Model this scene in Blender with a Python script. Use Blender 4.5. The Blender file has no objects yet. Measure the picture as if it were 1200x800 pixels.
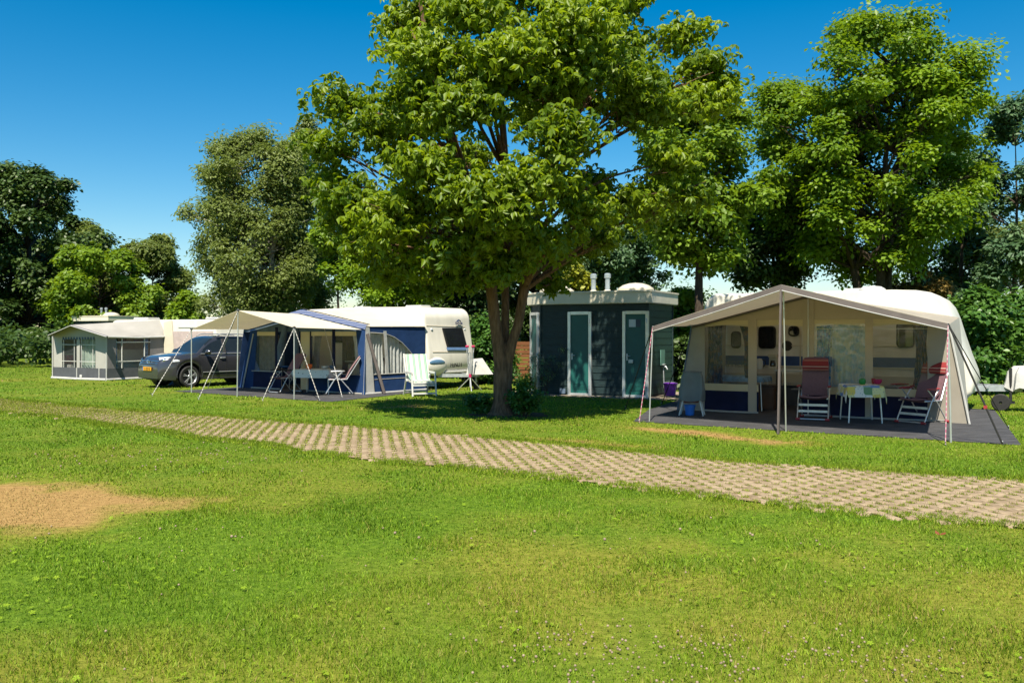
import bpy, bmesh, math, random
import numpy as np
from mathutils import Vector, Matrix
R = math.radians
random.seed(7)
S = bpy.context.scene
C = S.collection
FPX, HZ, EYE = 1030.0, 391.0, 1.7          # focal length in photo pixels, horizon row, eye height

# ------------------------------------------------------------------ materials
def newmat(name):
    m = bpy.data.materials.new(name); m.use_nodes = True
    nt = m.node_tree; nt.nodes.clear()
    out = nt.nodes.new('ShaderNodeOutputMaterial')
    return m, nt, out

def noise(nt, scale, detail=4, coord='Object', stretch=None):
    tc = nt.nodes.new('ShaderNodeTexCoord')
    n = nt.nodes.new('ShaderNodeTexNoise'); n.inputs['Scale'].default_value = scale; n.inputs['Detail'].default_value = detail
    if stretch:
        mp = nt.nodes.new('ShaderNodeMapping'); mp.inputs['Scale'].default_value = stretch
        nt.links.new(tc.outputs[coord], mp.inputs['Vector']); nt.links.new(mp.outputs[0], n.inputs['Vector'])
    else:
        nt.links.new(tc.outputs[coord], n.inputs['Vector'])
    return n

def ramp(nt, fac, stops):
    r = nt.nodes.new('ShaderNodeValToRGB')
    el = r.color_ramp.elements
    el[0].position, el[0].color = stops[0][0], (*stops[0][1], 1)
    el[1].position, el[1].color = stops[-1][0], (*stops[-1][1], 1)
    for p, c in stops[1:-1]:
        e = el.new(p); e.color = (*c, 1)
    nt.links.new(fac, r.inputs['Fac'])
    return r

def mat(name, col, rough=.6, var=.12, vs=6, bump=0, bs=40, metal=0, trans=0, coat=0, spec=.4, tcol=None, stretch=None):
    m, nt, out = newmat(name)
    b = nt.nodes.new('ShaderNodeBsdfPrincipled')
    b.inputs['Roughness'].default_value = rough; b.inputs['Metallic'].default_value = metal
    b.inputs['Specular IOR Level'].default_value = spec; b.inputs['Coat Weight'].default_value = coat
    n = noise(nt, vs, 5, stretch=stretch)
    lo = tuple(c*(1-var) for c in col); hi = tuple(min(1, c*(1+var)) for c in col)
    r = ramp(nt, n.outputs['Fac'], [(.3, lo), (.7, hi)])
    nt.links.new(r.outputs[0], b.inputs['Base Color'])
    if bump:
        nb = noise(nt, bs, 4, stretch=stretch); bp = nt.nodes.new('ShaderNodeBump'); bp.inputs['Strength'].default_value = bump
        bp.inputs['Distance'].default_value = .02
        nt.links.new(nb.outputs['Fac'], bp.inputs['Height']); nt.links.new(bp.outputs[0], b.inputs['Normal'])
    sh = b.outputs[0]
    if trans:
        t = nt.nodes.new('ShaderNodeBsdfTranslucent'); t.inputs[0].default_value = (*(tcol or col), 1)
        mx = nt.nodes.new('ShaderNodeMixShader'); mx.inputs[0].default_value = trans
        nt.links.new(sh, mx.inputs[1]); nt.links.new(t.outputs[0], mx.inputs[2]); sh = mx.outputs[0]
    nt.links.new(sh, out.inputs[0])
    return m

def film(name, col=(.93, .95, .96), gloss=.03, opac=.04):
    """clear plastic window foil: mostly see-through, some milky scatter, some gloss"""
    m, nt, out = newmat(name)
    t = nt.nodes.new('ShaderNodeBsdfTransparent'); t.inputs[0].default_value = (*col, 1)
    d = nt.nodes.new('ShaderNodeBsdfDiffuse'); d.inputs[0].default_value = (.5, .55, .6, 1)
    g = nt.nodes.new('ShaderNodeBsdfGlossy'); g.inputs[1].default_value = .08
    n = noise(nt, 5, 3); bp = nt.nodes.new('ShaderNodeBump'); bp.inputs['Strength'].default_value = .25; bp.inputs['Distance'].default_value = .02
    nt.links.new(n.outputs['Fac'], bp.inputs['Height']); nt.links.new(bp.outputs[0], g.inputs['Normal'])
    a = nt.nodes.new('ShaderNodeMixShader'); a.inputs[0].default_value = opac
    b = nt.nodes.new('ShaderNodeMixShader'); b.inputs[0].default_value = gloss
    nt.links.new(t.outputs[0], a.inputs[1]); nt.links.new(d.outputs[0], a.inputs[2])
    nt.links.new(a.outputs[0], b.inputs[1]); nt.links.new(g.outputs[0], b.inputs[2])
    nt.links.new(b.outputs[0], out.inputs[0])
    return m

def foliage(name, dark, light, tl, trans=.35, rough=.5):
    m, nt, out = newmat(name)
    at = nt.nodes.new('ShaderNodeAttribute'); at.attribute_name = 'tint'
    r = ramp(nt, at.outputs['Fac'], [(0, dark), (1, light)])
    b = nt.nodes.new('ShaderNodeBsdfPrincipled'); b.inputs['Roughness'].default_value = rough; b.inputs['Specular IOR Level'].default_value = .35
    nt.links.new(r.outputs[0], b.inputs['Base Color'])
    t = nt.nodes.new('ShaderNodeBsdfTranslucent')
    mxc = nt.nodes.new('ShaderNodeMix'); mxc.data_type = 'RGBA'; mxc.inputs[0].default_value = .6
    mxc.inputs[7].default_value = (*tl, 1); nt.links.new(r.outputs[0], mxc.inputs[6]); nt.links.new(mxc.outputs[2], t.inputs[0])
    mx = nt.nodes.new('ShaderNodeMixShader'); mx.inputs[0].default_value = trans
    nt.links.new(b.outputs[0], mx.inputs[1]); nt.links.new(t.outputs[0], mx.inputs[2]); nt.links.new(mx.outputs[0], out.inputs[0])
    return m

def stripes(name, cols, scale, axis=0, rough=.8, trans=0):
    """woven stripes along one local axis"""
    m, nt, out = newmat(name)
    tc = nt.nodes.new('ShaderNodeTexCoord'); sp = nt.nodes.new('ShaderNodeSeparateXYZ'); nt.links.new(tc.outputs['Object'], sp.inputs[0])
    mu = nt.nodes.new('ShaderNodeMath'); mu.operation = 'MULTIPLY'; mu.inputs[1].default_value = scale; nt.links.new(sp.outputs[axis], mu.inputs[0])
    fr = nt.nodes.new('ShaderNodeMath'); fr.operation = 'FRACT'; nt.links.new(mu.outputs[0], fr.inputs[0])
    r = nt.nodes.new('ShaderNodeValToRGB'); r.color_ramp.interpolation = 'CONSTANT'
    el = r.color_ramp.elements
    for i, (p, c) in enumerate(cols):
        e = el[i] if i < 2 else el.new(p)
        e.position = p; e.color = (*c, 1)
    nt.links.new(fr.outputs[0], r.inputs[0])
    b = nt.nodes.new('ShaderNodeBsdfPrincipled'); b.inputs['Roughness'].default_value = rough; b.inputs['Specular IOR Level'].default_value = .2
    nt.links.new(r.outputs[0], b.inputs['Base Color']); nt.links.new(b.outputs[0], out.inputs[0])
    return m

def floral(name, base, spots, scale=9, trans=.25):
    """printed curtain / table cloth: blotches of colour from voronoi cells"""
    m, nt, out = newmat(name)
    tc = nt.nodes.new('ShaderNodeTexCoord')
    v = nt.nodes.new('ShaderNodeTexVoronoi'); v.inputs['Scale'].default_value = scale
    nt.links.new(tc.outputs['Object'], v.inputs['Vector'])
    n = noise(nt, scale*1.3, 3)
    ad = nt.nodes.new('ShaderNodeMath'); ad.operation = 'MULTIPLY_ADD'; ad.inputs[1].default_value = .5
    nt.links.new(n.outputs['Fac'], ad.inputs[0]); nt.links.new(v.outputs['Color'], ad.inputs[2])
    k = len(spots)
    r = ramp(nt, ad.outputs[0], [(.25, base)] + [(.35 + .6*i/k, s) for i, s in enumerate(spots)] + [(1, base)])
    b = nt.nodes.new('ShaderNodeBsdfPrincipled'); b.inputs['Roughness'].default_value = .85; b.inputs['Specular IOR Level'].default_value = .15
    nt.links.new(r.outputs[0], b.inputs['Base Color'])
    t = nt.nodes.new('ShaderNodeBsdfTranslucent'); nt.links.new(r.outputs[0], t.inputs[0])
    mx = nt.nodes.new('ShaderNodeMixShader'); mx.inputs[0].default_value = trans
    nt.links.new(b.outputs[0], mx.inputs[1]); nt.links.new(t.outputs[0], mx.inputs[2]); nt.links.new(mx.outputs[0], out.inputs[0])
    return m

M = {}
M['bark'] = mat('bark', (.14, .082, .05), .9, .45, 5, 1.0, 9, spec=.15, stretch=(4, 4, .8))
M['bark_dark'] = mat('bark_dark', (.055, .042, .032), .9, .4, 6, .8, 12, spec=.1, stretch=(4, 4, 1))
M['bark_birch'] = mat('bark_birch', (.30, .27, .22), .8, .6, 4, .3, 14, spec=.2, stretch=(1, 1, 4))
M['cream'] = mat('cream_paint', (.62, .595, .53), .35, .09, 2.2, spec=.5, stretch=(1.6, 1.6, .45))
M['cream_side'] = mat('cream_side', (.52, .46, .35), .4, .05, 3)
M['white'] = mat('white_plastic', (.52, .52, .50), .4, .04, 5)
M['alu'] = mat('aluminium', (.6, .61, .62), .35, .08, 8, metal=.7)
M['steel'] = mat('galvanised_steel', (.42, .45, .47), .4, .15, 10, metal=.5)
M['dark_glass'] = mat('dark_glass', (.012, .014, .018), .06, .2, 2, spec=.7, coat=.6)
M['rubber'] = mat('rubber', (.018, .018, .018), .8, .2, 20)
M['black'] = mat('black_plastic', (.02, .02, .021), .5, .2, 12)
M['mat_grey'] = mat('ground_sheet', (.045, .045, .050), .85, .55, 2.2, .9, 16, stretch=(1, 4, 1))
M['beige_fab'] = mat('beige_canvas', (.56, .47, .36), .9, .07, 2, .35, 7, trans=.3, spec=.1)
M['roof_fab'] = mat('roof_canvas', (.54, .50, .43), .8, .08, 2, .25, 6, trans=.55, spec=.15)
M['brown_fab'] = mat('taupe_canvas', (.14, .12, .115), .85, .1, 4, .3, 10, trans=.08, spec=.1)
M['greyfab'] = mat('grey_canvas', (.33, .315, .29), .9, .08, 3, .4, 7, trans=.15, spec=.1)
M['cream_fab'] = mat('cream_canvas', (.72, .62, .42), .9, .05, 3, .3, 9, trans=.35, spec=.1)
M['cream_roof'] = mat('cream_roof_canvas', (.74, .685, .57), .85, .05, 2, .2, 5, trans=.42, spec=.1)
M['white_fab'] = mat('white_canvas', (.48, .48, .465), .8, .08, 4, .3, 10, trans=.2)
M['blue_fab'] = mat('blue_canvas', (.016, .044, .130), .85, .15, 3, .5, 7, trans=.08, spec=.15)
M['navy_fab'] = mat('navy_canvas', (.012, .015, .045), .85, .2, 4, .5, 7, trans=.05, spec=.15)
M['blue_grey'] = mat('blue_grey_canvas', (.10, .14, .20), .85, .15, 4, .4, 8, trans=.1, spec=.1)
M['lt_grey'] = mat('light_grey_canvas', (.44, .43, .40), .85, .06, 2, .3, 6, trans=.25, spec=.1)
M['grey_roof'] = mat('grey_roof_canvas', (.36, .345, .32), .8, .08, 2, .3, 5, trans=.2, spec=.15)
M['mid_grey'] = mat('mid_grey_canvas', (.20, .19, .20), .85, .08, 3, .3, 7, trans=.12, spec=.1)
M['slate'] = mat('slate_canvas', (.075, .08, .09), .8, .1, 4, .3, 8, spec=.15)
M['film'] = film('window_foil')
M['film_dull'] = film('window_foil_bright', gloss=.08, opac=.11)
M['rope'] = stripes('striped_rope', [(0, (.46, .45, .42)), (.7, (.14, .13, .14))], 11, 2)
M['rope_black'] = mat('black_rope', (.02, .02, .02), .8)
M['rope_pink'] = stripes('pink_rope', [(0, (.42, .13, .20)), (.6, (.48, .36, .36))], 12, 2)
M['mauve'] = mat('mauve_sling', (.16, .088, .105), .8, .1, 30, .3, 90, trans=.06, spec=.2)
M['mauve_pale'] = mat('pale_mauve_sling', (.30, .19, .20), .8, .1, 30, .3, 90, trans=.15, spec=.2)
M['red_plastic'] = mat('red_plastic', (.30, .03, .035), .5, .1, 9)
M['red_stripe'] = stripes('red_stripe_cushion', [(0, (.20, .025, .028)), (.28, (.27, .12, .10)), (.42, (.20, .025, .028)), (.62, (.38, .26, .23)), (.72, (.20, .025, .028))], 5.5, 2)
M['green_stripe'] = stripes('green_stripe_cushion', [(0, (.50, .50, .44)), (.42, (.17, .33, .24)), (.56, (.42, .47, .40)), (.64, (.17, .33, .24)), (.80, (.50, .50, .44))], 6.2, 0)
M['purple'] = mat('purple_plastic', (.24, .06, .50), .4, .08, 6)
M['blue_plastic'] = mat('blue_plastic', (.02, .14, .5), .4, .08, 6)
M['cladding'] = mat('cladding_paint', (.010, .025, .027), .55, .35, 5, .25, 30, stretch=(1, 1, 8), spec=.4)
M['cladding_sunlit'] = mat('cladding_sunlit_tone', (.018, .052, .042), .55, .2, 5, .25, 30, stretch=(1, 1, 8), spec=.4)  # same boards in lighter green: sunlight on the right wall put into the colour
M['door_teal'] = mat('teal_door', (.010, .085, .075), .45, .08, 4, spec=.45)
M['fascia'] = mat('fascia_paint', (.60, .55, .44), .5, .08, 3, .1, 20)
M['paving'] = mat('path_paving', (.22, .18, .14), .9, .25, 4, .4, 30, spec=.2)
M['wood'] = mat('fence_wood', (.15, .06, .025), .8, .3, 4, .3, 30, stretch=(1, 1, 6), spec=.2)
M['earth'] = mat('earth', (.10, .065, .04), .95, .35, 6, .8, 30, spec=.1)
M['car'] = mat('car_paint', (.055, .055, .062), .3, .04, 3, metal=.5, coat=1, spec=.5)
M['chrome'] = mat('chrome', (.75, .76, .78), .15, .02, 3, metal=1)
M['silver'] = mat('silver_trim', (.45, .46, .48), .35, .05, 5, metal=.6)
M['lamp'] = mat('lamp_lens', (.55, .58, .62), .1, .2, 25, spec=.8, coat=1)
M['plate'] = mat('yellow_plate', (.62, .29, .008), .4, .04, 5)
M['pipe'] = mat('zinc_pipe', (.35, .40, .43), .35, .15, 8, metal=.5)
M['dome'] = mat('dome_plastic', (.62, .58, .48), .3, .08, 5, trans=.2)

# ------------------------------------------------------------------ mesh builder
class MB:
    def __init__(s): s.v = []; s.f = []; s.m = []
    def add(s, vs, fs, mi=0):
        o = len(s.v); s.v += [tuple(p) for p in vs]
        for f in fs: s.f.append([i+o for i in f]); s.m.append(mi)
        return s
    def box(s, c, d, rz=0, mi=0, rot=None):
        x, y, z = (k/2 for k in d)
        vs = [Vector((a*x, b*y, e*z)) for a in (-1, 1) for b in (-1, 1) for e in (-1, 1)]
        q = rot if rot is not None else Matrix.Rotation(rz, 3, 'Z')
        vs = [q @ v + Vector(c) for v in vs]
        return s.add(vs, [(0,1,3,2),(4,6,7,5),(0,4,5,1),(2,3,7,6),(0,2,6,4),(1,5,7,3)], mi)
    def bar(s, a, b, w, h=None, mi=0):
        a, b = Vector(a), Vector(b); d = b-a; L = d.length
        q = d.to_track_quat('Z', 'Y').to_matrix()
        return s.box((a+b)/2, (w, h or w, L), mi=mi, rot=q)
    def tube(s, pts, r, n=8, mi=0):
        pts = [Vector(p) for p in pts]
        rs = r if isinstance(r, (list, tuple)) else [r]*len(pts)
        vs, fs = [], []
        ref = None
        for i, p in enumerate(pts):
            d = (pts[min(i+1, len(pts)-1)] - pts[max(i-1, 0)]).normalized()
            if ref is None:
                ref = d.orthogonal().normalized()
            ref = (ref - d*ref.dot(d)).normalized(); e = d.cross(ref)
            for k in range(n):
                t = 2*math.pi*k/n
                vs.append(p + (ref*math.cos(t) + e*math.sin(t))*rs[i])
        for i in range(len(pts)-1):
            for k in range(n):
                fs.append((i*n+k, i*n+(k+1)%n, (i+1)*n+(k+1)%n, (i+1)*n+k))
        fs.append(tuple(range(n-1, -1, -1))); fs.append(tuple((len(pts)-1)*n+k for k in range(n)))
        return s.add(vs, fs, mi)
    def poly(s, pts, mi=0): return s.add(pts, [tuple(range(len(pts)))], mi)
    def grid(s, fn, nu, nv, mi=0):
        vs = [fn(i/nu, j/nv) for i in range(nu+1) for j in range(nv+1)]
        fs = [(i*(nv+1)+j, (i+1)*(nv+1)+j, (i+1)*(nv+1)+j+1, i*(nv+1)+j+1) for i in range(nu) for j in range(nv)]
        return s.add(vs, fs, mi)
    def patch(s, p00, p10, p11, p01, nu=8, nv=8, sag=0, mi=0):
        a, b, c, d = map(Vector, (p00, p10, p11, p01))
        def fn(u, v):
            p = a*(1-u)*(1-v) + b*u*(1-v) + c*u*v + d*(1-u)*v
            p = p.copy(); k = 16*u*(1-u)*v*(1-v); p.z -= sag*k
            q = p.x*2.3+p.y*3.1
            p.z += min(1, k*2)*(.011*math.sin(q*1.9+math.sin(p.y*2.1)) + .007*math.sin(p.x*7.1-p.y*4.3+1.3))
            return p
        return s.grid(fn, nu*2+4, nv*2+4, mi)
    def sphere(s, c, r, nu=14, nv=9, mi=0, zmin=-1):
        rx, ry, rz = r if isinstance(r, (tuple, list)) else (r, r, r)
        a0 = math.asin(max(-1, zmin))
        def fn(u, v):
            t = 2*math.pi*u; p = a0 + (math.pi/2-a0)*v
            return (c[0]+rx*math.cos(t)*math.cos(p), c[1]+ry*math.sin(t)*math.cos(p), c[2]+rz*math.sin(p))
        return s.grid(fn, nu, nv, mi)
    def lathe(s, prof, c=(0,0,0), n=20, axis='Z', mi=0):
        def fn(u, v):
            k = min(int(round(v*(len(prof)-1))), len(prof)-1); r, z = prof[k]; t = 2*math.pi*u
            if axis == 'Z': return (c[0]+r*math.cos(t), c[1]+r*math.sin(t), c[2]+z)
            if axis == 'Y': return (c[0]+r*math.cos(t), c[1]+z, c[2]+r*math.sin(t))
            return (c[0]+z, c[1]+r*math.cos(t), c[2]+r*math.sin(t))
        return s.grid(fn, n, len(prof)-1, mi)
    def prism(s, pts, vec, mi=0):
        n = len(pts); v = Vector(vec); top = [Vector(p)+v for p in pts]
        fs = [tuple(range(n-1, -1, -1)), tuple(range(n, 2*n))] + [(i, (i+1) % n, n+(i+1) % n, n+i) for i in range(n)]
        return s.add(list(pts)+top, fs, mi)
    def build(s, name, mats, parent=None, smooth=True, bevel=0, solid=0, loc=None):
        me = bpy.data.meshes.new(name); me.from_pydata(s.v, [], s.f)
        mats = mats if isinstance(mats, (list, tuple)) else [mats]
        for m in mats: me.materials.append(M[m] if isinstance(m, str) else m)
        me.polygons.foreach_set('material_index', s.m)
        bm = bmesh.new(); bm.from_mesh(me)
        bmesh.ops.remove_doubles(bm, verts=bm.verts, dist=1e-5)
        bmesh.ops.recalc_face_normals(bm, faces=bm.faces)
        if bevel:
            es = [e for e in bm.edges if e.is_manifold and e.calc_face_angle(0) > .6]
            bmesh.ops.bevel(bm, geom=es, offset=bevel, segments=2, affect='EDGES', clamp_overlap=True)
        bm.to_mesh(me); bm.free()
        if smooth:
            me.polygons.foreach_set('use_smooth', [True]*len(me.polygons)); me.set_sharp_from_angle(angle=R(38))
        me.update()
        o = bpy.data.objects.new(name, me); C.objects.link(o)
        if parent: o.parent = parent
        if loc: o.location = loc
        if solid:
            md = o.modifiers.new('thickness', 'SOLIDIFY'); md.thickness = solid; md.offset = 0
            m2 = bpy.data.meshes.new_from_object(o.evaluated_get(bpy.context.evaluated_depsgraph_get()))
            o.modifiers.clear(); o.data = m2; bpy.data.meshes.remove(me); m2.name = name
            if smooth:
                m2.polygons.foreach_set('use_smooth', [True]*len(m2.polygons)); m2.set_sharp_from_angle(angle=R(30))
            else: m2.polygons.foreach_set('use_smooth', [False]*len(m2.polygons))
        return o

def tag(o, label=None, cat=None, group=None, kind=None):
    if label: o['label'] = label
    if cat: o['category'] = cat
    if group: o['group'] = group
    if kind: o['kind'] = kind
    return o

def thing(name, loc, rz=0, label=None, cat=None, group=None):
    o = bpy.data.objects.new(name, None); C.objects.link(o); o.location = loc; o.rotation_euler = (0, 0, rz)
    o.empty_display_size = .3
    return tag(o, label, cat, group)

def copy_tree(o, parent=None):
    c = o.copy(); C.objects.link(c); c.parent = parent
    for ch in list(o.children): copy_tree(ch, c)
    return c

def text(name, body, size, m, parent, loc, rot, extrude=.002, align='CENTER', sx=1):
    cu = bpy.data.curves.new(name, 'FONT'); cu.body = body; cu.size = size; cu.extrude = extrude; cu.align_x = align; cu.offset = size*.012
    o = bpy.data.objects.new(name, cu); C.objects.link(o)
    me = bpy.data.meshes.new_from_object(o.evaluated_get(bpy.context.evaluated_depsgraph_get()))
    bpy.data.objects.remove(o)
    me.materials.clear(); me.materials.append(M[m] if isinstance(m, str) else m)
    o = bpy.data.objects.new(name, me); C.objects.link(o); o.parent = parent; o.location = loc; o.rotation_euler = rot; o.scale = (sx, 1, 1)
    return o

# ------------------------------------------------------------------ photo rays -> points on real planes
def G(px, py):
    Y = EYE*FPX/(py-HZ); return ((px-600)/FPX*Y, Y)

class Frame:
    """local axes of a thing: u along its front, v away from the camera"""
    def __init__(s, ox, oy, deg):
        s.o = (ox, oy); s.a = R(deg); s.w = (math.cos(s.a), math.sin(s.a)); s.n = (-math.sin(s.a), math.cos(s.a))
    def loc(s, x, y):
        dx, dy = x-s.o[0], y-s.o[1]; return (dx*s.w[0]+dy*s.w[1], dx*s.n[0]+dy*s.n[1])
    def world(s, u, v): return (s.o[0]+u*s.w[0]+v*s.n[0], s.o[1]+u*s.w[1]+v*s.n[1])
    def _ray(s, px, py, axis, val):
        d = ((px-600)/FPX, 1.0); e = s.w if axis == 'u' else s.n
        t = (val + s.o[0]*e[0] + s.o[1]*e[1])/(d[0]*e[0]+d[1]*e[1])
        u, v = s.loc(d[0]*t, t); return Vector((u, v, EYE-(py-HZ)/FPX*t))
    def pv(s, px, py, v=0): return s._ray(px, py, 'v', v)
    def pu(s, px, py, u=0): return s._ray(px, py, 'u', u)
    def U(s, px, v=0): return s._ray(px, HZ, 'v', v).x
    def g(s, px, py): return s.loc(*G(px, py))

# ------------------------------------------------------------------ numpy helpers
def vnoise(x, y, seed=0):
    xi, yi = np.floor(x).astype(np.int64), np.floor(y).astype(np.int64); fx, fy = x-xi, y-yi
    fx, fy = fx*fx*(3-2*fx), fy*fy*(3-2*fy)
    def h(a, b):
        n = (a*374761393 + b*668265263 + seed*974634777) & 0x7fffffff
        n = ((n ^ (n >> 13))*1274126177) & 0x7fffffff
        return ((n ^ (n >> 16)) & 0xffff)/65535.0
    return (h(xi, yi)*(1-fx)+h(xi+1, yi)*fx)*(1-fy) + (h(xi, yi+1)*(1-fx)+h(xi+1, yi+1)*fx)*fy
def fbm(x, y, sc, seed=0, oct=4):
    t = 0; a = .5; tot = 0
    for k in range(oct):
        t = t + a*vnoise(x*sc*2**k+13.7*k, y*sc*2**k+7.1*k, seed+k); tot += a; a *= .5
    return t/tot
def inpoly(x, y, poly):
    r = np.zeros(x.shape, bool); n = len(poly)
    for i in range(n):
        (x0, y0), (x1, y1) = poly[i], poly[(i+1) % n]
        c = ((y0 > y) != (y1 > y)) & (x < (x1-x0)*(y-y0)/(y1-y0+1e-12)+x0)
        r ^= c
    return r

def scatter(name, tv, tf, pos, rot, scl, attrs, m, parent=None):
    """merge N transformed copies of a small template into ONE mesh (all faces with the same vertex count)"""
    tv = np.asarray(tv, float); tf = np.asarray(tf, int); N, T = len(pos), len(tv)
    scl = np.asarray(scl, float)
    if scl.ndim == 1: scl = np.repeat(scl[:, None], 3, 1)
    V = np.einsum('nij,nkj->nki', rot, tv[None]*scl[:, None, :]) + pos[:, None, :]
    F = (tf[None] + (np.arange(N)*T)[:, None, None]).reshape(-1)
    me = bpy.data.meshes.new(name); k = tf.shape[1]; nf = N*len(tf)
    me.vertices.add(N*T); me.vertices.foreach_set('co', V.reshape(-1).astype(np.float32))
    me.loops.add(nf*k); me.loops.foreach_set('vertex_index', F.astype(np.int32))
    me.polygons.add(nf); me.polygons.foreach_set('loop_start', np.arange(0, nf*k, k, dtype=np.int32))
    me.polygons.foreach_set('loop_total', np.full(nf, k, np.int32))
    me.update(calc_edges=True)
    for an, av in attrs.items():
        a = me.attributes.new(an, 'FLOAT', 'POINT'); a.data.foreach_set('value', np.repeat(av, T).astype(np.float32))
    me.materials.append(M[m] if isinstance(m, str) else m)
    o = bpy.data.objects.new(name, me); C.objects.link(o)
    if parent: o.parent = parent
    return o

def basis(nrm, spin):
    """rotation matrices whose z is nrm, spun about it"""
    nrm = nrm/np.linalg.norm(nrm, axis=1, keepdims=True)
    ref = np.tile([[0., 0, 1]], (len(nrm), 1)); ref[np.abs(nrm[:, 2]) > .95] = (1, 0, 0)
    a = np.cross(ref, nrm); a /= np.linalg.norm(a, axis=1, keepdims=True); b = np.cross(nrm, a)
    c, s = np.cos(spin)[:, None], np.sin(spin)[:, None]
    return np.stack([a*c+b*s, -a*s+b*c, nrm], axis=2)
# ------------------------------------------------------------------ camera, light, sky
cam = bpy.data.cameras.new('camera'); co = bpy.data.objects.new('camera', cam); C.objects.link(co)
co.location = (0, 0, EYE); co.rotation_euler = (R(90), 0, 0)
cam.sensor_width = 36; cam.lens = 36*FPX/1200; cam.shift_y = -(400-HZ)/1200; cam.clip_end = 3000; cam.clip_start = .1
S.camera = co
ELEV, AZ = R(56), math.atan2(-.20, -1.0)
w = bpy.data.worlds.new('World'); S.world = w; w.use_nodes = True
nt = w.node_tree; nt.nodes.clear()
out = nt.nodes.new('ShaderNodeOutputWorld'); bg = nt.nodes.new('ShaderNodeBackground'); sky = nt.nodes.new('ShaderNodeTexSky')
sky.sky_type = 'NISHITA'; sky.sun_disc = False; sky.sun_elevation = ELEV; sky.sun_rotation = AZ
sky.air_density = 1.0; sky.dust_density = .3; sky.ozone_density = 2.2
hs = nt.nodes.new('ShaderNodeHueSaturation'); hs.inputs['Saturation'].default_value = 1.55; hs.inputs['Hue'].default_value = .492
nt.links.new(sky.outputs[0], hs.inputs['Color']); nt.links.new(hs.outputs[0], bg.inputs[0]); bg.inputs[1].default_value = .060
nt.links.new(bg.outputs[0], out.inputs[0])
sl = bpy.data.lights.new('sun', 'SUN'); so = bpy.data.objects.new('sun', sl); C.objects.link(so)
sl.energy = 4.6; sl.angle = R(.53); sl.color = (1, .92, .76)
d = Vector((math.sin(AZ)*math.cos(ELEV), math.cos(AZ)*math.cos(ELEV), math.sin(ELEV)))
so.rotation_euler = d.to_track_quat('Z', 'Y').to_euler()
S.view_settings.view_transform = 'Standard'; S.view_settings.look = 'None'; S.view_settings.exposure = 1.2; S.view_settings.gamma = 1
S.cycles.max_bounces = 8; S.cycles.transparent_max_bounces = 16; S.cycles.use_denoising = True

# ------------------------------------------------------------------ frames of the three pitches and the toilet block
FR = Frame(4.22, 19.24, -31.0)       # right awning, origin at the left end of its window wall
FB = Frame(-4.07, 24.5, -36.0)       # blue awning, origin at its right front corner
FC = Frame(*G(126, 446), -30.0)      # grey awning far left, origin at its right front corner
FT = Frame(3.6, 23.2, -27.6)         # toilet block, origin at its right front corner
MAT_R = [(G(742, 494)), G(1197, 522), (10.75, 19.6), (4.9, 24.0), (3.05, 19.6)]
MAT_L = [G(204, 458.5), G(388, 471), G(474, 461.5), FB.world(.2, 2.6), FB.world(-5.7, 2.6), FB.world(-5.7, 0)]

# ------------------------------------------------------------------ path outline (from the photo, on the ground)
top_px = [(0, 468), (75, 475), (160, 482), (225, 486), (300, 492.5), (405, 499), (512, 508), (600, 516), (700, 526), (800, 536), (900, 544.5), (1050, 554), (1200, 564)]
bot_px = [(0, 484), (62, 489), (125, 499), (200, 507.5), (225, 514), (300, 520), (375, 532), (450, 542), (525, 548), (600, 556), (700, 567), (800, 579), (900, 591), (1025, 604), (1200, 620)]
tp = [G(*p) for p in top_px]; bp_ = [G(*p) for p in bot_px]
tp = [(-22, 27.5)] + tp + [(12.5, 6.9)]; bp_ = [(-20, 22.3)] + bp_ + [(10.5, 4.6)]
PATH = tp + bp_[::-1]
px_ = np.array

def dry(x, y):
    """how parched the lawn is, 0 green .. 1 straw"""
    n1 = fbm(x, y, .9, 3); n2 = fbm(x, y, 2.8, 9); n3 = fbm(x, y, .33, 21)
    base = np.clip(.10+(n1-.42)*.8 + (n3-.45)*.7 + (n2-.5)*.5, 0, .42)
    nearg = np.clip((11-y)/5, 0, 1)
    base = base*(.55+.45*nearg)
    e = np.sqrt(((x+5.2)/2.05)**2 + ((y-8.65)/1.55)**2) + (fbm(x, y, 1.1, 5)-.5)*.55 + (n2-.5)*.6
    patch = np.clip((1.1-e)*2.4, 0, 1)
    tail = .3*np.clip((.75-np.sqrt(((x+3.1)/1.2)**2 + ((y-9.2-.12*(x+3))/.42)**2)-(n2-.5)*.8)*1.2, 0, .75)
    def strip(x0, y0, x1, y1, wd, a):
        L = math.hypot(x1-x0, y1-y0); ux, uy = (x1-x0)/L, (y1-y0)/L
        s = (x-x0)*ux+(y-y0)*uy; t = -(x-x0)*uy+(y-y0)*ux
        m = np.clip((s+.5)/1, 0, 1)*np.clip((L+.5-s)/1, 0, 1)
        return a*m*np.clip(1.25-np.abs(t)/wd-(n2-.5)*1.6-(n1-.5), 0, 1)
    st = strip(*G(735, 500), *G(945, 521), .42, 1.0)
    st = np.maximum(st, strip(*G(610, 514), *G(760, 524), .35, .75))
    st = np.maximum(st, strip(*G(430, 479), *G(500, 474), .5, .8))
    st = np.maximum(st, strip(-11, 19.5, -4, 15.2, .5, .5))
    st = np.maximum(st, strip(-24, 33, -17.6, 31.5, .8, .45))
    return np.clip(np.maximum.reduce([base, patch, tail, st]), 0, 1), patch

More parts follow.
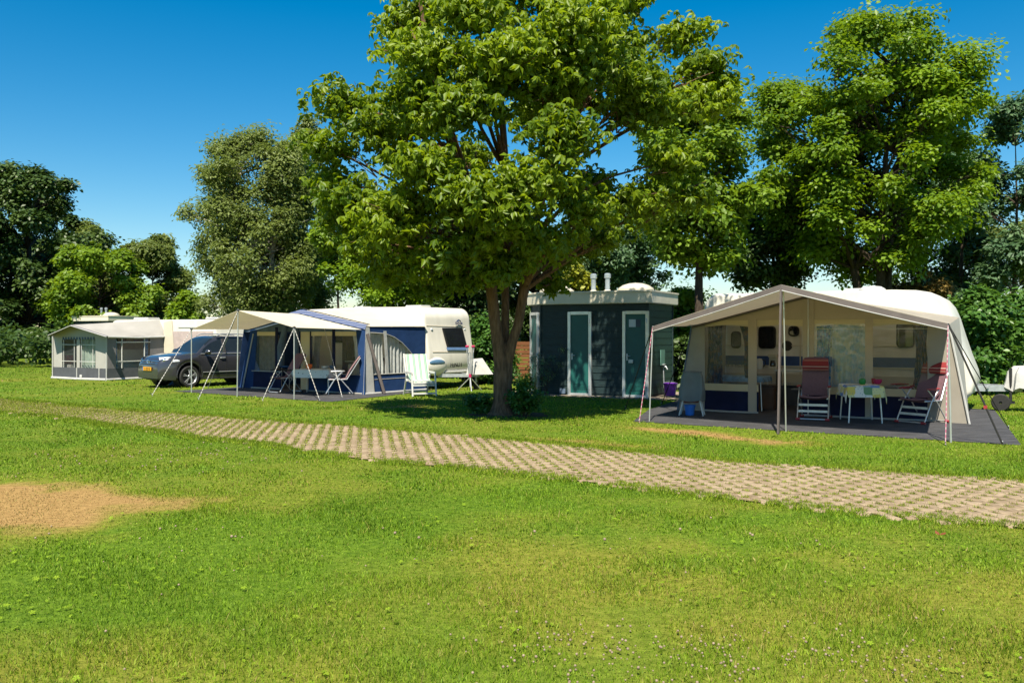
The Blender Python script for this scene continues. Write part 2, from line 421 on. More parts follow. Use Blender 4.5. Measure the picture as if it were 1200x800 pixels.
def bare(x, y):
    """places without grass"""
    b = inpoly(x, y, PATH) | inpoly(x, y, MAT_R) | inpoly(x, y, MAT_L)
    for F, (u0, u1, v0, v1) in ((FT, (-3.9, .3, -.45, 2.6)), (FC, (-3.3, 0, 0, 5)), (FR, (-.6, 5.2, 0, 4.6)), (FB, (-5.5, 0, 0, 2.6))):
        dx, dy = x-F.o[0], y-F.o[1]; u = dx*F.w[0]+dy*F.w[1]; v = dx*F.n[0]+dy*F.n[1]
        b |= (u > u0) & (u < u1) & (v > v0) & (v < v1)
    return b

# ------------------------------------------------------------------ ground
def lawn_mat(name, blade):
    m, nt, out = newmat(name)
    at = nt.nodes.new('ShaderNodeAttribute'); at.attribute_name = 'dry'
    n = noise(nt, 14, 5) if not blade else None
    if blade:
        a2 = nt.nodes.new('ShaderNodeAttribute'); a2.attribute_name = 'tint'; fac = a2.outputs['Fac']
    else:
        fac = n.outputs['Fac']
    g = ramp(nt, fac, [(.1, (.065, .14, .005)), (.5, (.145, .265, .010)), (.95, (.23, .36, .02))] if blade else [(.25, (.035, .075, .006)), (.75, (.12, .19, .018))])
    s = ramp(nt, fac, [(.1, (.20, .14, .045)), (.5, (.33, .23, .085)), (.95, (.48, .36, .15))] if blade else [(.25, (.19, .115, .042)), (.75, (.34, .22, .085))])
    y = ramp(nt, fac, [(.1, (.10, .165, .005)), (.5, (.195, .28, .011)), (.95, (.31, .38, .03))] if blade else [(.25, (.09, .10, .012)), (.75, (.21, .21, .035))])
    m1 = nt.nodes.new('ShaderNodeMix'); m1.data_type = 'RGBA'; a1 = nt.nodes.new('ShaderNodeMapRange'); a1.inputs['From Max'].default_value = .42
    nt.links.new(at.outputs['Fac'], a1.inputs['Value']); nt.links.new(a1.outputs[0], m1.inputs[0]); nt.links.new(g.outputs[0], m1.inputs[6]); nt.links.new(y.outputs[0], m1.inputs[7])
    mx = nt.nodes.new('ShaderNodeMix'); mx.data_type = 'RGBA'; a3 = nt.nodes.new('ShaderNodeMapRange'); a3.inputs['From Min'].default_value = .42; a3.inputs['From Max'].default_value = .95
    nt.links.new(at.outputs['Fac'], a3.inputs['Value']); nt.links.new(a3.outputs[0], mx.inputs[0]); nt.links.new(m1.outputs[2], mx.inputs[6]); nt.links.new(s.outputs[0], mx.inputs[7])
    b = nt.nodes.new('ShaderNodeBsdfPrincipled'); b.inputs['Roughness'].default_value = .6 if blade else .95; b.inputs['Specular IOR Level'].default_value = .25 if blade else .05
    nt.links.new(mx.outputs[2], b.inputs['Base Color']); sh = b.outputs[0]
    if blade:
        t = nt.nodes.new('ShaderNodeBsdfTranslucent'); nt.links.new(mx.outputs[2], t.inputs[0])
        ms = nt.nodes.new('ShaderNodeMixShader'); ms.inputs[0].default_value = .35
        nt.links.new(sh, ms.inputs[1]); nt.links.new(t.outputs[0], ms.inputs[2]); sh = ms.outputs[0]
    else:
        bp = nt.nodes.new('ShaderNodeBump'); bp.inputs['Strength'].default_value = .8; bp.inputs['Distance'].default_value = .02
        nb = noise(nt, 40, 4); nt.links.new(nb.outputs['Fac'], bp.inputs['Height']); nt.links.new(bp.outputs[0], b.inputs['Normal'])
    nt.links.new(sh, out.inputs[0])
    return m
M['lawn'] = lawn_mat('lawn_soil', False); M['blade'] = lawn_mat('grass_blade', True)

def axis(lo, hi, step, far, k=1.16):
    a = list(np.arange(lo, hi, step)); s = step
    while a[-1] < far: s *= k; a.append(a[-1]+s)
    s = step; b = []
    c = lo
    while c > -far: s *= k; c -= s; b.append(c)
    return np.array(b[::-1]+a)
gx = axis(-14, 14, .17, 900); gy = axis(3, 27, .15, 900)
X, Y = np.meshgrid(gx, gy, indexing='ij'); nx, ny = X.shape
me = bpy.data.meshes.new('ground')
V = np.stack([X, Y, np.zeros_like(X)], 2).reshape(-1)
me.vertices.add(nx*ny); me.vertices.foreach_set('co', V.astype(np.float32))
I = np.arange(nx*ny).reshape(nx, ny); F = np.stack([I[:-1, :-1], I[1:, :-1], I[1:, 1:], I[:-1, 1:]], 2).reshape(-1)
nf = len(F)//4
me.loops.add(nf*4); me.loops.foreach_set('vertex_index', F.astype(np.int32)); me.polygons.add(nf)
me.polygons.foreach_set('loop_start', np.arange(0, nf*4, 4, dtype=np.int32)); me.polygons.foreach_set('loop_total', np.full(nf, 4, np.int32))
me.update(calc_edges=True)
dd, _ = dry(X.reshape(-1), Y.reshape(-1))
a = me.attributes.new('dry', 'FLOAT', 'POINT'); a.data.foreach_set('value', dd.astype(np.float32))
me.materials.append(M['lawn'])
go = bpy.data.objects.new('ground', me); C.objects.link(go); tag(go, kind='structure')

# ------------------------------------------------------------------ grass blades: dense near the camera, bigger and sparser away
rng = np.random.default_rng(11)
def blades(y0, y1, dens, h, wd, seg):
    area = (1.24*(y0+y1)/2+4.0)*(y1-y0); n = int(area*dens)
    y = y0+(y1-y0)*rng.random(n); x = (rng.random(n)-.5)*2*(.62*y+2.0)
    kk = rng.random(n) < (.62*y+2.0)/(.62*y1+2.0)*1.12; x, y = x[kk], y[kk]
    k = ~bare(x, y); x, y = x[k], y[k]
    d, patch = dry(x, y)
    keep = rng.random(len(x)) < (1-.45*patch)*(1-.2*d); x, y, d, patch = x[keep], y[keep], d[keep], patch[keep]
    n = len(x)
    lush = np.clip(fbm(x, y, 1.7, 31)*1.5-.2, .25, 1.15)
    sc = h*lush*(.6+.7*rng.random(n))*(1-.6*patch)
    nrm = np.stack([(rng.random(n)-.5)*1.1, (rng.random(n)-.5)*1.1, np.ones(n)], 1)
    sp = rng.random(n)*6.283
    rot = basis(nrm, sp)
    scl = np.stack([wd*(.7+.6*rng.random(n)), sc, sc], 1)
    tall = rng.random(n) < .012; scl[tall, 1:] *= 1.9; scl[tall, 0] *= .7
    dv = np.clip(d*(.75+.5*rng.random(n)) + tall*.7 + (rng.random(n) < .07)*.5 + (rng.random(n)-.5)*.12, 0, 1)
    return x, y, rot, scl, dv, np.clip(rng.random(n)*.75+.5*(fbm(x, y, .7, 77)-.36), 0, 1)
T3 = np.array([(-.5, 0, 0), (.5, 0, 0), (.42, .12, .5), (-.42, .12, .5), (0, .42, .96), (0, .42, .96)], float)
F3 = [(0, 1, 2, 3), (3, 2, 4, 5)]
parts = [blades(3.4, 6.2, 5200, .043, .0042, 3), blades(6.2, 9.5, 2600, .046, .0062, 3), blades(9.5, 14, 1100, .048, .010, 3), blades(14, 22, 430, .05, .016, 3), blades(22, 46, 70, .06, .034, 3)]
bx, by = np.concatenate([p[0] for p in parts]), np.concatenate([p[1] for p in parts])
T3[5] = (.04, .44, .96); T3[4] = (-.04, .42, .96)
go = scatter('grass', T3, F3, np.stack([bx, by, np.zeros_like(bx)], 1), np.concatenate([p[2] for p in parts]), np.concatenate([p[3] for p in parts]),
             {'dry': np.concatenate([p[4] for p in parts]), 'tint': np.concatenate([p[5] for p in parts])}, 'blade')
tag(go, 'short summer lawn grass, green with straw coloured tufts', 'grass', kind='stuff')

# clover heads among the foreground grass
M['clover'] = mat('clover_flower', (.34, .26, .18), .8, .25, 40, trans=.3)
n = 520
cx = np.concatenate([np.concatenate([rng.normal(.3, .25, 90), rng.normal(1.0, .3, 100), rng.normal(1.9, .3, 70)]), rng.uniform(-4, 3.3, 70), rng.normal(-4.6, .9, 70)]); cy = np.concatenate([rng.normal(4.55, .26, 260), rng.uniform(4.2, 8, 70), rng.normal(12, .8, 70)])
k = ~bare(cx, cy) & (cy > 3.8); cx, cy = cx[k], cy[k]; n = len(cx)
ico = bmesh.new(); bmesh.ops.create_icosphere(ico, subdivisions=1, radius=1); iv = [tuple(v.co) for v in ico.verts]; fi = [[v.index for v in f.verts] for f in ico.faces]; ico.free()
cs = .0045+.0045*rng.random(n); cs[cy > 7] *= 1.6
go = scatter('clover', iv, fi, np.stack([cx, cy, .03+.02*rng.random(n)], 1), basis(rng.normal(size=(n, 3)), rng.random(n)*6), cs, {}, 'clover')
tag(go, 'small white clover heads scattered in the foreground lawn', 'clover', kind='stuff')

# broad leaved weeds and clover leaves between the blades
def weedleaf():
    v, f = [], []
    for i in range(5):
        a = 1.257*i+.3*math.sin(i*3.1); d_ = (math.cos(a), math.sin(a)); s_ = (-d_[1], d_[0]); o = len(v)
        v += [(0, 0, 0), (d_[0]*.6-s_[0]*.3, d_[1]*.6-s_[1]*.3, .22), (d_[0], d_[1], .12), (d_[0]*.6+s_[0]*.3, d_[1]*.6+s_[1]*.3, .22)]; f.append((o, o+3, o+2, o+1))
    return v, f
wv, wf = weedleaf(); n = 2600
wy = 3.6+5.4*rng.random(n)**1.3; wx = (rng.random(n)-.5)*2*(.62*wy+1.5); k = (fbm(wx, wy, 1.5, 63) > .53) & ~bare(wx, wy) & (dry(wx, wy)[1] < .3); wx, wy = wx[k], wy[k]; n = len(wx)
go = scatter('weeds', wv, wf, np.stack([wx, wy, .012+.02*rng.random(n)], 1), basis(np.stack([rng.normal(0, .3, n), rng.normal(0, .3, n), np.ones(n)], 1), rng.random(n)*6.28), .010+.014*rng.random(n), {'dry': np.zeros(n)+.12, 'tint': .45+.5*rng.random(n)}, 'blade')
tag(go, 'broad leaved weeds and clover leaves low in the foreground lawn', 'weeds', kind='stuff')

# ------------------------------------------------------------------ grass-concrete path
pb = MB(); pb.poly([(x, y, .0162) for x, y in PATH])
o = pb.build('path_bed', mat('sandy_joint_soil', (.165, .130, .068), .95, .35, 9, .6, 40, spec=.05), smooth=False); tag(o, kind='structure')
cu_, cv_ = (.986, .165), (.165, -.986)
pu, pv = .165, .225
P = np.array(PATH)
uu = P[:, 0]*cu_[0]+P[:, 1]*cu_[1]; vv = P[:, 0]*cv_[0]+P[:, 1]*cv_[1]
pos, scl, tin, holes = [], [], [], []
for i in range(int(uu.min()/pu)-1, int(uu.max()/pu)+2):
    for j in range(int(vv.min()/pv)-1, int(vv.max()/pv)+2):
        off = .5*pv*(i % 2)
        pos.append((i*pu, j*pv)); scl.append((.094, pv-.004, .03)); tin.append(random.random())
        pos.append((i*pu+pu/2, j*pv+off)); scl.append((pu-.090, .105, .0285)); tin.append(random.random())
        holes.append((i*pu+pu/2, j*pv+off+pv/2))
def togrid(a): a = np.array(a); return np.stack([a[:, 0]*cu_[0]+a[:, 1]*cv_[0], a[:, 0]*cu_[1]+a[:, 1]*cv_[1]], 1)
wp = togrid(pos); scl = np.array(scl); tin = np.array(tin)
wob = (fbm(wp[:, 0], wp[:, 1], 1.6, 55)-.5)*.35
k = inpoly(wp[:, 0]+wob, wp[:, 1]+wob*.7, PATH); wp, scl, tin = wp[k], scl[k], tin[k]
n = len(wp)
bv = np.array([(x, y, z) for z in (-.5, .35) for x, y in ((-.5, -.5), (.5, -.5), (.5, .5), (-.5, .5))] + [(x, y, .5) for x, y in ((-.44, -.46), (.44, -.46), (.44, .46), (-.44, .46))])
bf = [(0, 1, 5, 4), (1, 2, 6, 5), (2, 3, 7, 6), (3, 0, 4, 7), (4, 5, 9, 8), (5, 6, 10, 9), (6, 7, 11, 10), (7, 4, 8, 11), (8, 9, 10, 11)]
ang = math.atan2(.165, .986)
rot = basis(np.tile([[0., 0, 1]], (n, 1))+rng.normal(0, .012, (n, 3)), np.full(n, 0.0))
q = np.array(Matrix.Rotation(ang, 3, 'Z')); rot = np.tile(q, (n, 1, 1)); 
m, nt, out = newmat('paver_concrete')
b = nt.nodes.new('ShaderNodeBsdfPrincipled'); b.inputs['Roughness'].default_value = .9; b.inputs['Specular IOR Level'].default_value = .15
at = nt.nodes.new('ShaderNodeAttribute'); at.attribute_name = 'tint'; nn = noise(nt, 22, 5)
ad = nt.nodes.new('ShaderNodeMath'); ad.operation = 'MULTIPLY_ADD'; ad.inputs[1].default_value = .5; nt.links.new(at.outputs['Fac'], ad.inputs[0]); nt.links.new(nn.outputs['Fac'], ad.inputs[2])
rr = ramp(nt, ad.outputs[0], [(.2, (.15, .108, .066)), (.6, (.225, .168, .108)), (1, (.30, .23, .155))]); nt.links.new(rr.outputs[0], b.inputs['Base Color']); nt.links.new(b.outputs[0], out.inputs[0])
M['paver'] = m
z = .004 + .003*rng.random(n)
go = scatter('path', bv, bf, np.stack([wp[:, 0], wp[:, 1], z], 1), rot, scl, {'tint': tin}, 'paver'); tag(go, kind='structure')
# grass growing in the holes and over the edges of the path
hp = togrid(holes); k = inpoly(hp[:, 0], hp[:, 1], PATH); hp = hp[k]
over = np.clip((-hp[:, 0]-4)/6, 0, 1)
den = np.clip(fbm(hp[:, 0], hp[:, 1], .8, 41)*2.4-.3, .38, 1); den = np.maximum(den, over*.95)
per = rng.poisson(44*den*(1+.9*over)); idx = np.repeat(np.arange(len(hp)), per); n = len(idx)
tx = hp[idx, 0]+rng.normal(0, .026, n)*(1+over[idx]*1.6); ty = hp[idx, 1]+rng.normal(0, .032, n)*(1+over[idx]*1.6)
# fringe along both edges
ex, ey = [], []
for line in (tp, bp_):
    for (x0, y0), (x1, y1) in zip(line, line[1:]):
        L = math.hypot(x1-x0, y1-y0); k = int(L*1300)
        t = rng.random(k); ex.append(x0+(x1-x0)*t+rng.normal(0, .07, k)); ey.append(y0+(y1-y0)*t+rng.normal(0, .13, k))
ex, ey = np.concatenate(ex), np.concatenate(ey); kk = (fbm(ex, ey, 2.0, 88) > .38) & ~(inpoly(ex, ey, MAT_R)); ex, ey = ex[kk], ey[kk]
tx = np.concatenate([tx, ex]); ty = np.concatenate([ty, ey]); n2 = len(tx)
rot = basis(np.stack([(rng.random(n2)-.5)*1.4, (rng.random(n2)-.5)*1.4, np.ones(n2)], 1), rng.random(n2)*6.28)
hh = np.where(np.arange(n2) < n, .034, .05)*(.6+.7*rng.random(n2)); wd = np.clip(ty*.0007, .004, .02)
go = scatter('path_grass', T3, F3, np.stack([tx, ty, np.full(n2, .008)], 1), rot, np.stack([wd, hh, hh], 1),
             {'dry': np.clip(np.where(np.arange(n2) < n, .25+.5*rng.random(n2), .1+.4*rng.random(n2)), 0, 1), 'tint': rng.random(n2)}, 'blade')
tag(go, 'grass tufts growing through the holes of the paver path', 'grass', kind='stuff')

# ------------------------------------------------------------------ ground sheets under the awnings
def sheet(name, pts, label):
    b = MB(); b.prism([(x, y, .006) for x, y in pts], (0, 0, .006))
    return tag(b.build(name, 'mat_grey', smooth=False), label, 'ground sheet')
sheet('ground_sheet', MAT_R, 'dark grey woven ground sheet under the taupe awning with red cushions')
sheet('ground_sheet', MAT_L, 'dark grey woven ground sheet under the blue awning')

# ------------------------------------------------------------------ trees
M['leaf_main'] = foliage('chestnut_leaf', (.050, .108, .006), (.205, .285, .010), (.36, .47, .006), .45, .45)
M['leaf_maple'] = foliage('maple_leaf', (.045, .105, .006), (.185, .29, .014), (.32, .47, .008), .4, .45)
M['leaf_mid'] = foliage('bright_leaf', (.060, .125, .008), (.185, .285, .020), (.34, .48, .01), .4, .5)
M['leaf_dark'] = foliage('oak_leaf', (.020, .050, .011), (.070, .115, .020), (.05, .10, .01), .22, .45)
M['leaf_birch'] = foliage('birch_leaf', (.070, .105, .020), (.195, .24, .060), (.26, .34, .05), .4, .5)
M['leaf_cool'] = foliage('airy_leaf', (.040, .095, .045), (.12, .20, .085), (.16, .30, .09), .3, .5)
M['leaf_yellow'] = foliage('yellow_leaf', (.14, .17, .012), (.32, .33, .03), (.4, .42, .02), .35, .5)
M['leaf_bush'] = foliage('bush_leaf', (.030, .090, .016), (.100, .20, .035), (.16, .32, .02), .32, .4)
M['leaf_far'] = foliage('far_leaf', (.020, .05, .012), (.07, .12, .02), (.10, .18, .02), .28)
M['leaf_brown'] = foliage('brown_leaf', (.10, .07, .015), (.22, .15, .03), (.3, .2, .03), .3, .6)

def leaflet(base, d, L, wd, droop):
    """a folded leaflet: two quads along the midrib"""
    d = np.array(d, float); s = np.array([-d[1], d[0], 0.]); b = np.array(base, float)
    mid = b+d*L*.58+np.array([0, 0, -droop*.3]); tip = b+d*L+np.array([0, 0, -droop])
    return [b, mid-s*wd+np.array([0, 0, .06*L]), tip, mid+s*wd+np.array([0, 0, .06*L])]
def palm(k=5, seed=2):
    """a hand of broad, hanging leaflets"""
    r = random.Random(seed); v, f = [], []
    for i in range(k):
        a = 2*math.pi*i/(k+.5)+r.uniform(-.25, .25); L = r.uniform(.75, 1.1)
        q = leaflet((r.uniform(-.12, .12), r.uniform(-.12, .12), 0), (math.cos(a), math.sin(a), 0), L*.85, .27*L, r.uniform(.55, 1.0)*L)
        o = len(v); v += q; f += [(o, o+1, o+2), (o, o+2, o+3)]
    return np.array(v), f
def spray(k=4, spread=.8, wd=.34, droop=.25, seed=1):
    r = random.Random(seed); v, f = [], []
    for i in range(k):
        a = 2*math.pi*i/k + r.uniform(-.5, .5); b = (math.cos(a)*spread*r.uniform(.1, 1), math.sin(a)*spread*r.uniform(.1, 1), r.uniform(-.3, .3))
        e = a + r.uniform(-1, 1); q = leaflet(b, (math.cos(e), math.sin(e), 0), r.uniform(.8, 1.2), wd, droop*r.uniform(.3, 1.6)); o = len(v)
        v += q; f += [(o, o+1, o+2), (o, o+2, o+3)]
    return np.array(v), f
PALM, SPRAY, FINE = palm(), spray(4), spray(6, 1.5, .28, .35, 5)

def crown_clumps(c, r, n, cr, seed, bottom=None, flat=.7, shell=(.45, .95), pz=2.4):
    """clump centres in a barrel-shaped crown: height evenly spread, width by a superellipse"""
    rd = random.Random(seed); out = []; tries = 0
    while len(out) < n and tries < 5000:
        tries += 1
        z = rd.uniform(-1, 1); a = rd.uniform(0, 6.2832); wz = (1-abs(z)**pz)**.5
        if rd.random() > wz+.25: continue
        k = rd.uniform(*shell)**.7*max(wz, .12); q = rd.uniform(.55, 1.3)*cr
        p = Vector((c[0]+math.cos(a)*r[0]*k, c[1]+math.sin(a)*r[1]*k, c[2]+z*(r[2]-q*flat*.6)))
        if bottom is not None and p.z - q*flat < bottom-.3: continue
        out.append((p, (q*rd.uniform(.85, 1.2), q*rd.uniform(.85, 1.2), q*flat*rd.uniform(.8, 1.2))))
    return out

def leaves(clumps, n, tmpl, size, m, seed, parent, droop=0, up=.75, vary=.55, name='crown', inner=.5):
    r = np.random.default_rng(seed)
    cc = np.array([tuple(c) for c, _ in clumps]); rr = np.array([k for _, k in clumps])
    wgt = rr[:, 0]*rr[:, 1]; wgt /= wgt.sum(); ci = r.choice(len(cc), n, p=wgt)
    d = r.normal(size=(n, 3)); d /= np.linalg.norm(d, axis=1, keepdims=True)
    d[:, 2] = np.where((d[:, 2] < 0) & (r.random(n) < .45), -d[:, 2], d[:, 2])
    rho = 1-inner*r.random(n)**1.3
    rho = rho*(1+.35*(r.random(n)-.5))*(1+.3*(r.random(len(cc))-.5))[ci]
    rho = np.where(r.random(n) < .42, np.abs(r.normal(0, .75, n)), rho)
    lump = fbm(d[:, 0]*2.1+ci*3.7, d[:, 1]*2.1+d[:, 2]*1.7, 1.3, seed % 97)      # twigs reach out unevenly
    rho = np.minimum(rho*(.55+.9*lump), 1.28+.12*r.random(n))
    pos = cc[ci]+d*rr[ci]*rho[:, None]
    pos += r.normal(0, .06, (n, 3))*rr[ci]
    nrm = d*.55 + np.array([0, 0, up]) + r.normal(0, .42, (n, 3))
    ct = r.random(len(cc))*vary
    tint = np.clip(.5-vary/2+ct[ci]+(r.random(n)-.5)*.55, 0, 1)
    return scatter(name, tmpl[0], tmpl[1], pos, basis(nrm, r.random(n)*6.28), size*(.65+.6*r.random(n)), {'tint': tint}, m, parent)

def limb(mb, a, b, r0, r1, rd, sagf=.18, n=6, sides=7):
    a, b = Vector(a), Vector(b); L = (b-a).length; pts, rs = [], []
    off = Vector((rd.uniform(-1, 1), rd.uniform(-1, 1), rd.uniform(-.2, .6)))*L*sagf*.5
    for i in range(n+1):
        t = i/n; p = a.lerp(b, t) + off*math.sin(math.pi*t) + Vector((0, 0, L*sagf*.35*math.sin(math.pi*t)))
        pts.append(p); rs.append(r0+(r1-r0)*t**.8)
    mb.tube(pts, rs, sides)

def tree(name, label, base, h, crown, ncl, clr, nleaf, tmpl, size, leafm, seed, group=None, barkm='bark_dark', tr=.16, lean=(0, 0), bottom=1.5, flat=.7, stems=1, shell=(.35, 1.06), cat='tree', inner=.5, up=.75, twigs=True):
    """crown = (dx, dy, zc, rx, ry, rz) relative to the foot"""
    rd = random.Random(seed); root = thing(name, (base[0], base[1], 0), 0, label, cat, group)
    c = crown[:3]; cl = crown_clumps(c, crown[3:], ncl, clr, seed, bottom, flat, shell)
    tb = MB(); heads = []
    for s in range(stems):
        a = 2*math.pi*s/stems+rd.uniform(0, 1); k = .0 if stems == 1 else 1
        topp = Vector((c[0]+lean[0]+k*math.cos(a)*crown[3]*.35, c[1]+lean[1]+k*math.sin(a)*crown[4]*.35, c[2]+crown[5]*.55))
        pts, rs = [], []
        for i in range(9):
            t = i/8; p = Vector((k*math.cos(a)*tr*.8, k*math.sin(a)*tr*.8, -.05)).lerp(topp, t) + Vector((math.sin(t*5+seed), math.cos(t*4+seed), 0))*.10*h*.1*math.sin(math.pi*t)
            pts.append(p); rs.append(tr*(1-.86*t)*(1+.7*max(0, .08-t)/.08))
        tb.tube(pts, rs, 10); heads.append(pts)
    for p, q in cl:
        pts = heads[rd.randrange(len(heads))]
        z = p.z-abs((p-Vector((c[0], c[1], p.z))).length)*.5
        att = min(pts[2:], key=lambda t: abs(t.z-max(z, pts[2].z)))
        limb(tb, att, p, tr*.32, tr*.06, rd, sides=6)
        if twigs:
            for _ in range(3):
                e = p+Vector((rd.gauss(0, .5)*q[0], rd.gauss(0, .5)*q[1], rd.gauss(.2, .4)*q[2])); limb(tb, p.lerp(att, .25), e, tr*.09, tr*.03, rd, n=3, sides=4)
    tb.build('trunk', barkm, root)
    leaves(cl, nleaf, tmpl, size, leafm, seed, root, inner=inner, up=up)
    return root

# the big chestnut in the middle
bxm, bym = G(590, 486)
root = thing('chestnut_tree', (bxm, bym, 0), 0, 'tall broad chestnut tree with three stems in the middle of the lawn', 'tree')
def z18(px, py): return ((px-600)*bym/FPX-bxm, EYE+(HZ-py)*bym/FPX)
tb = MB(); rd = random.Random(4)
tb.tube([(0, 0, -.05), (0, 0, .08), (.0, 0, .3), (-.02, 0, .65), (.0, .02, 1.05), (.05, .05, 1.5)], [.42, .29, .215, .195, .20, .12], 14)
stems = [([(-.04, -.02, 1.0), (-.11, -.05, 1.5), (-.18, -.1, 2.0), (-.27, -.15, 2.8), (-.35, -.3, 3.6), (-.8, -.5, 5.0), (-1.4, -.8, 6.8), (-1.7, -1, 8.6)], [.155, .13, .122, .12, .115, .09, .06, .03]),
         ([(.02, .08, 1.1), (.03, .12, 1.6), (.04, .2, 2.3), (.03, .4, 3.4), (.05, .6, 5.2), (-.1, .7, 7.4), (.1, .6, 8.2), (.1, .5, 9.0)], [.13, .095, .085, .085, .08, .06, .04, .02]),
         ([(.07, -.02, 1.1), (.19, -.05, 1.55), (.31, -.08, 1.9), (.43, -.1, 2.6), (.53, -.1, 3.5), (.9, .1, 4.9), (1.6, .2, 6.4), (2.1, .2, 8.2)], [.13, .105, .10, .10, .095, .085, .055, .03])]
for p, r in stems: tb.tube(p, r, 11)
cl = crown_clumps((.2, 0, 5.7), (2.9, 3.2, 3.6), 44, .66, 5, 2.6, .62, (.45, 1.0), 2.0)
for (px, py, dy, q) in [(825, 80, -.4, .8), (835, 120, -.6, .8), (800, 45, 0, .8), (760, 130, -1, 1), (790, 190, -.8, .75), (815, 230, -.5, .55), (740, 90, -.5, 1), (400, 120, -.5, .85), (385, 175, -1, .75),
                        (410, 235, -1.4, .85), (455, 270, -2.4, .85), (480, 310, -1.6, .65), (480, 60, 0, .9), (478, 28, .5, .8), (500, 200, -2.8, 1), (560, 230, -3.2, 1), (620, 215, -3, 1), (660, 160, -2.8, 1), (540, 130, -2.8, 1),
                        (600, 60, -2.4, 1), (680, 80, -2, 1), (500, 70, -2.2, 1), (560, 285, -2.2, .7), (630, 280, -2.3, .7), (690, 250, -1.9, .8), (712, 280, -.8, .5), (520, 330, -.9, .45), (600, 310, -1.6, .55), (720, 60, 1, 1), (430, 290, -1.2, .75), (452, 318, -.8, .65), (500, 338, -.6, .55), (405, 258, -.8, .8), (392, 215, -.2, .7), (545, 330, -1.4, .55), (580, 322, -1.8, .5), (652, 285, -1.5, .6), (425, 250, .8, .9), (470, 300, .9, .8), (630, 300, .8, .6),  (470, 245, -2.2, .9), (845, 95, -.2, .6), (520, 300, -2.2, .7), (590, 255, -3.0, .8), (560, 10, -1.5, 1), (650, 0, -1, 1), (730, 5, 0, .9), (500, 12, .4, .7)]:
    x, z = z18(px, py); q *= .8; cl.append((Vector((x*(bym+dy)/bym+bxm*dy/bym, dy, EYE+(z-EYE)*(bym+dy)/bym)), (q, q, q*.62)))
for p, q in cl:
    pts = [Vector(t) for t in stems[0 if p.x < -.6 else (2 if p.x > .7 else 1)][0]]
    att = min(pts[3:], key=lambda t: abs(t.z-max(p.z-.45*math.hypot(p.x, p.y), 2.9)))
    limb(tb, att, p, .055, .012, rd, .25)
    for _ in range(4):
        e = p+Vector((rd.gauss(0, .5)*q[0], rd.gauss(0, .5)*q[1], rd.gauss(0, .5)*q[2])); limb(tb, p.lerp(att, .3), e, .016, .005, rd, n=3, sides=4)
tb.build('trunk', 'bark', root)
leaves(cl, 29000, PALM, .130, 'leaf_main', 3, root, up=.6, vary=.7, inner=.7)

def at(px, Yd): return ((px-600)/FPX*Yd, Yd)
def pxtree(name, label, px, top, hw, Yd, kind, seed, bot=300, ncl=26, nleaf=5000, hole=1, **kw):
    """a tree standing Yd metres away with its crown from row `top` down to row `bot`, half width hw pixels"""
    nleaf = int(nleaf*1.75); b = at(px, Yd); zt = EYE+(HZ-top)*Yd/FPX; zb = EYE+(HZ-bot)*Yd/FPX; rx = hw*Yd/FPX
    P_ = {'maple': ('leaf_maple', SPRAY, .175, .9, 'bark_dark', .62), 'mid': ('leaf_mid', SPRAY, .18, .8, 'bark_dark', .65), 'dark': ('leaf_dark', SPRAY, .19, .9, 'bark_dark', .75), 'birch': ('leaf_birch', FINE, .14, .75, 'bark_birch', .95),
          'cool': ('leaf_cool', FINE, .16, .7, 'bark_dark', .8), 'yellow': ('leaf_yellow', SPRAY, .17, .55, 'bark_dark', .7), 'bush': ('leaf_bush', SPRAY, .17, .6, 'bark_dark', .8), 'brown': ('leaf_brown', SPRAY, .15, .4, 'bark_dark', .8)}[kind]
    sz = kw.pop('size', 1)*P_[2]*max(1, Yd/38); q = (kw.pop('cr', None) or rx*.34)*.74; ncl = int(ncl*1.75)
    return tree(name, label, b, zt, (kw.pop('dx', 0), 0, (zt+zb)/2, rx, rx*kw.pop('deep', .9), (zt-zb)/2), ncl, q, nleaf, P_[1], sz, P_[0], seed, barkm=kw.pop('bark', P_[4]), flat=P_[5], bottom=zb-.2, **kw)

pxtree('maple_tree', 'big round maple tree behind the taupe awning and its caravan', 1024, 20, 124, 30, 'maple', 21, bot=335, ncl=78, nleaf=12500, tr=.2, stems=3, cr=1.05)
pxtree('lime_tree', 'bright leafy tree on one dark trunk just behind the toilet block', 822, 95, 68, 27, 'mid', 22, bot=322, ncl=46, nleaf=5200, tr=.19, cr=.85)
pxtree('oak_tree', 'dark drooping tree between the bright leafy tree and the maple', 905, 215, 50, 33, 'dark', 23, bot=345, ncl=30, nleaf=3200, tr=.15, cr=.8)
G1 = 'dark trees at the left edge'
pxtree('oak_tree', 'dark dense oak at the left edge of the lawn', 32, 196, 80, 62, 'dark', 24, bot=425, ncl=56, nleaf=9500, tr=.3, cr=1.15, group=G1)
pxtree('oak_tree', 'dark oak farthest left, half outside the picture', -70, 180, 80, 60, 'dark', 25, bot=415, ncl=42, nleaf=6000, tr=.3, cr=1.2, group=G1)
pxtree('oak_tree', 'dark lower oak behind the left end of the grey awning', 66, 245, 46, 72, 'dark', 26, bot=420, ncl=30, nleaf=4200, tr=.2, cr=1.0, group=G1)
pxtree('maple_tree', 'fresh green maple above the grey awning', 118, 282, 52, 60, 'mid', 27, bot=405, ncl=38, nleaf=6500, tr=.15, cr=.85)
pxtree('birch_tree', 'olive green birch between the far maple and the tall birch', 178, 276, 40, 64, 'birch', 28, bot=402, ncl=40, nleaf=7000, tr=.14, cr=.85)
pxtree('birch_tree', 'pale birch peeping over the fresh green maple', 100, 262, 38, 72, 'birch', 29, bot=400, ncl=26, nleaf=4200, tr=.14, cr=.8)
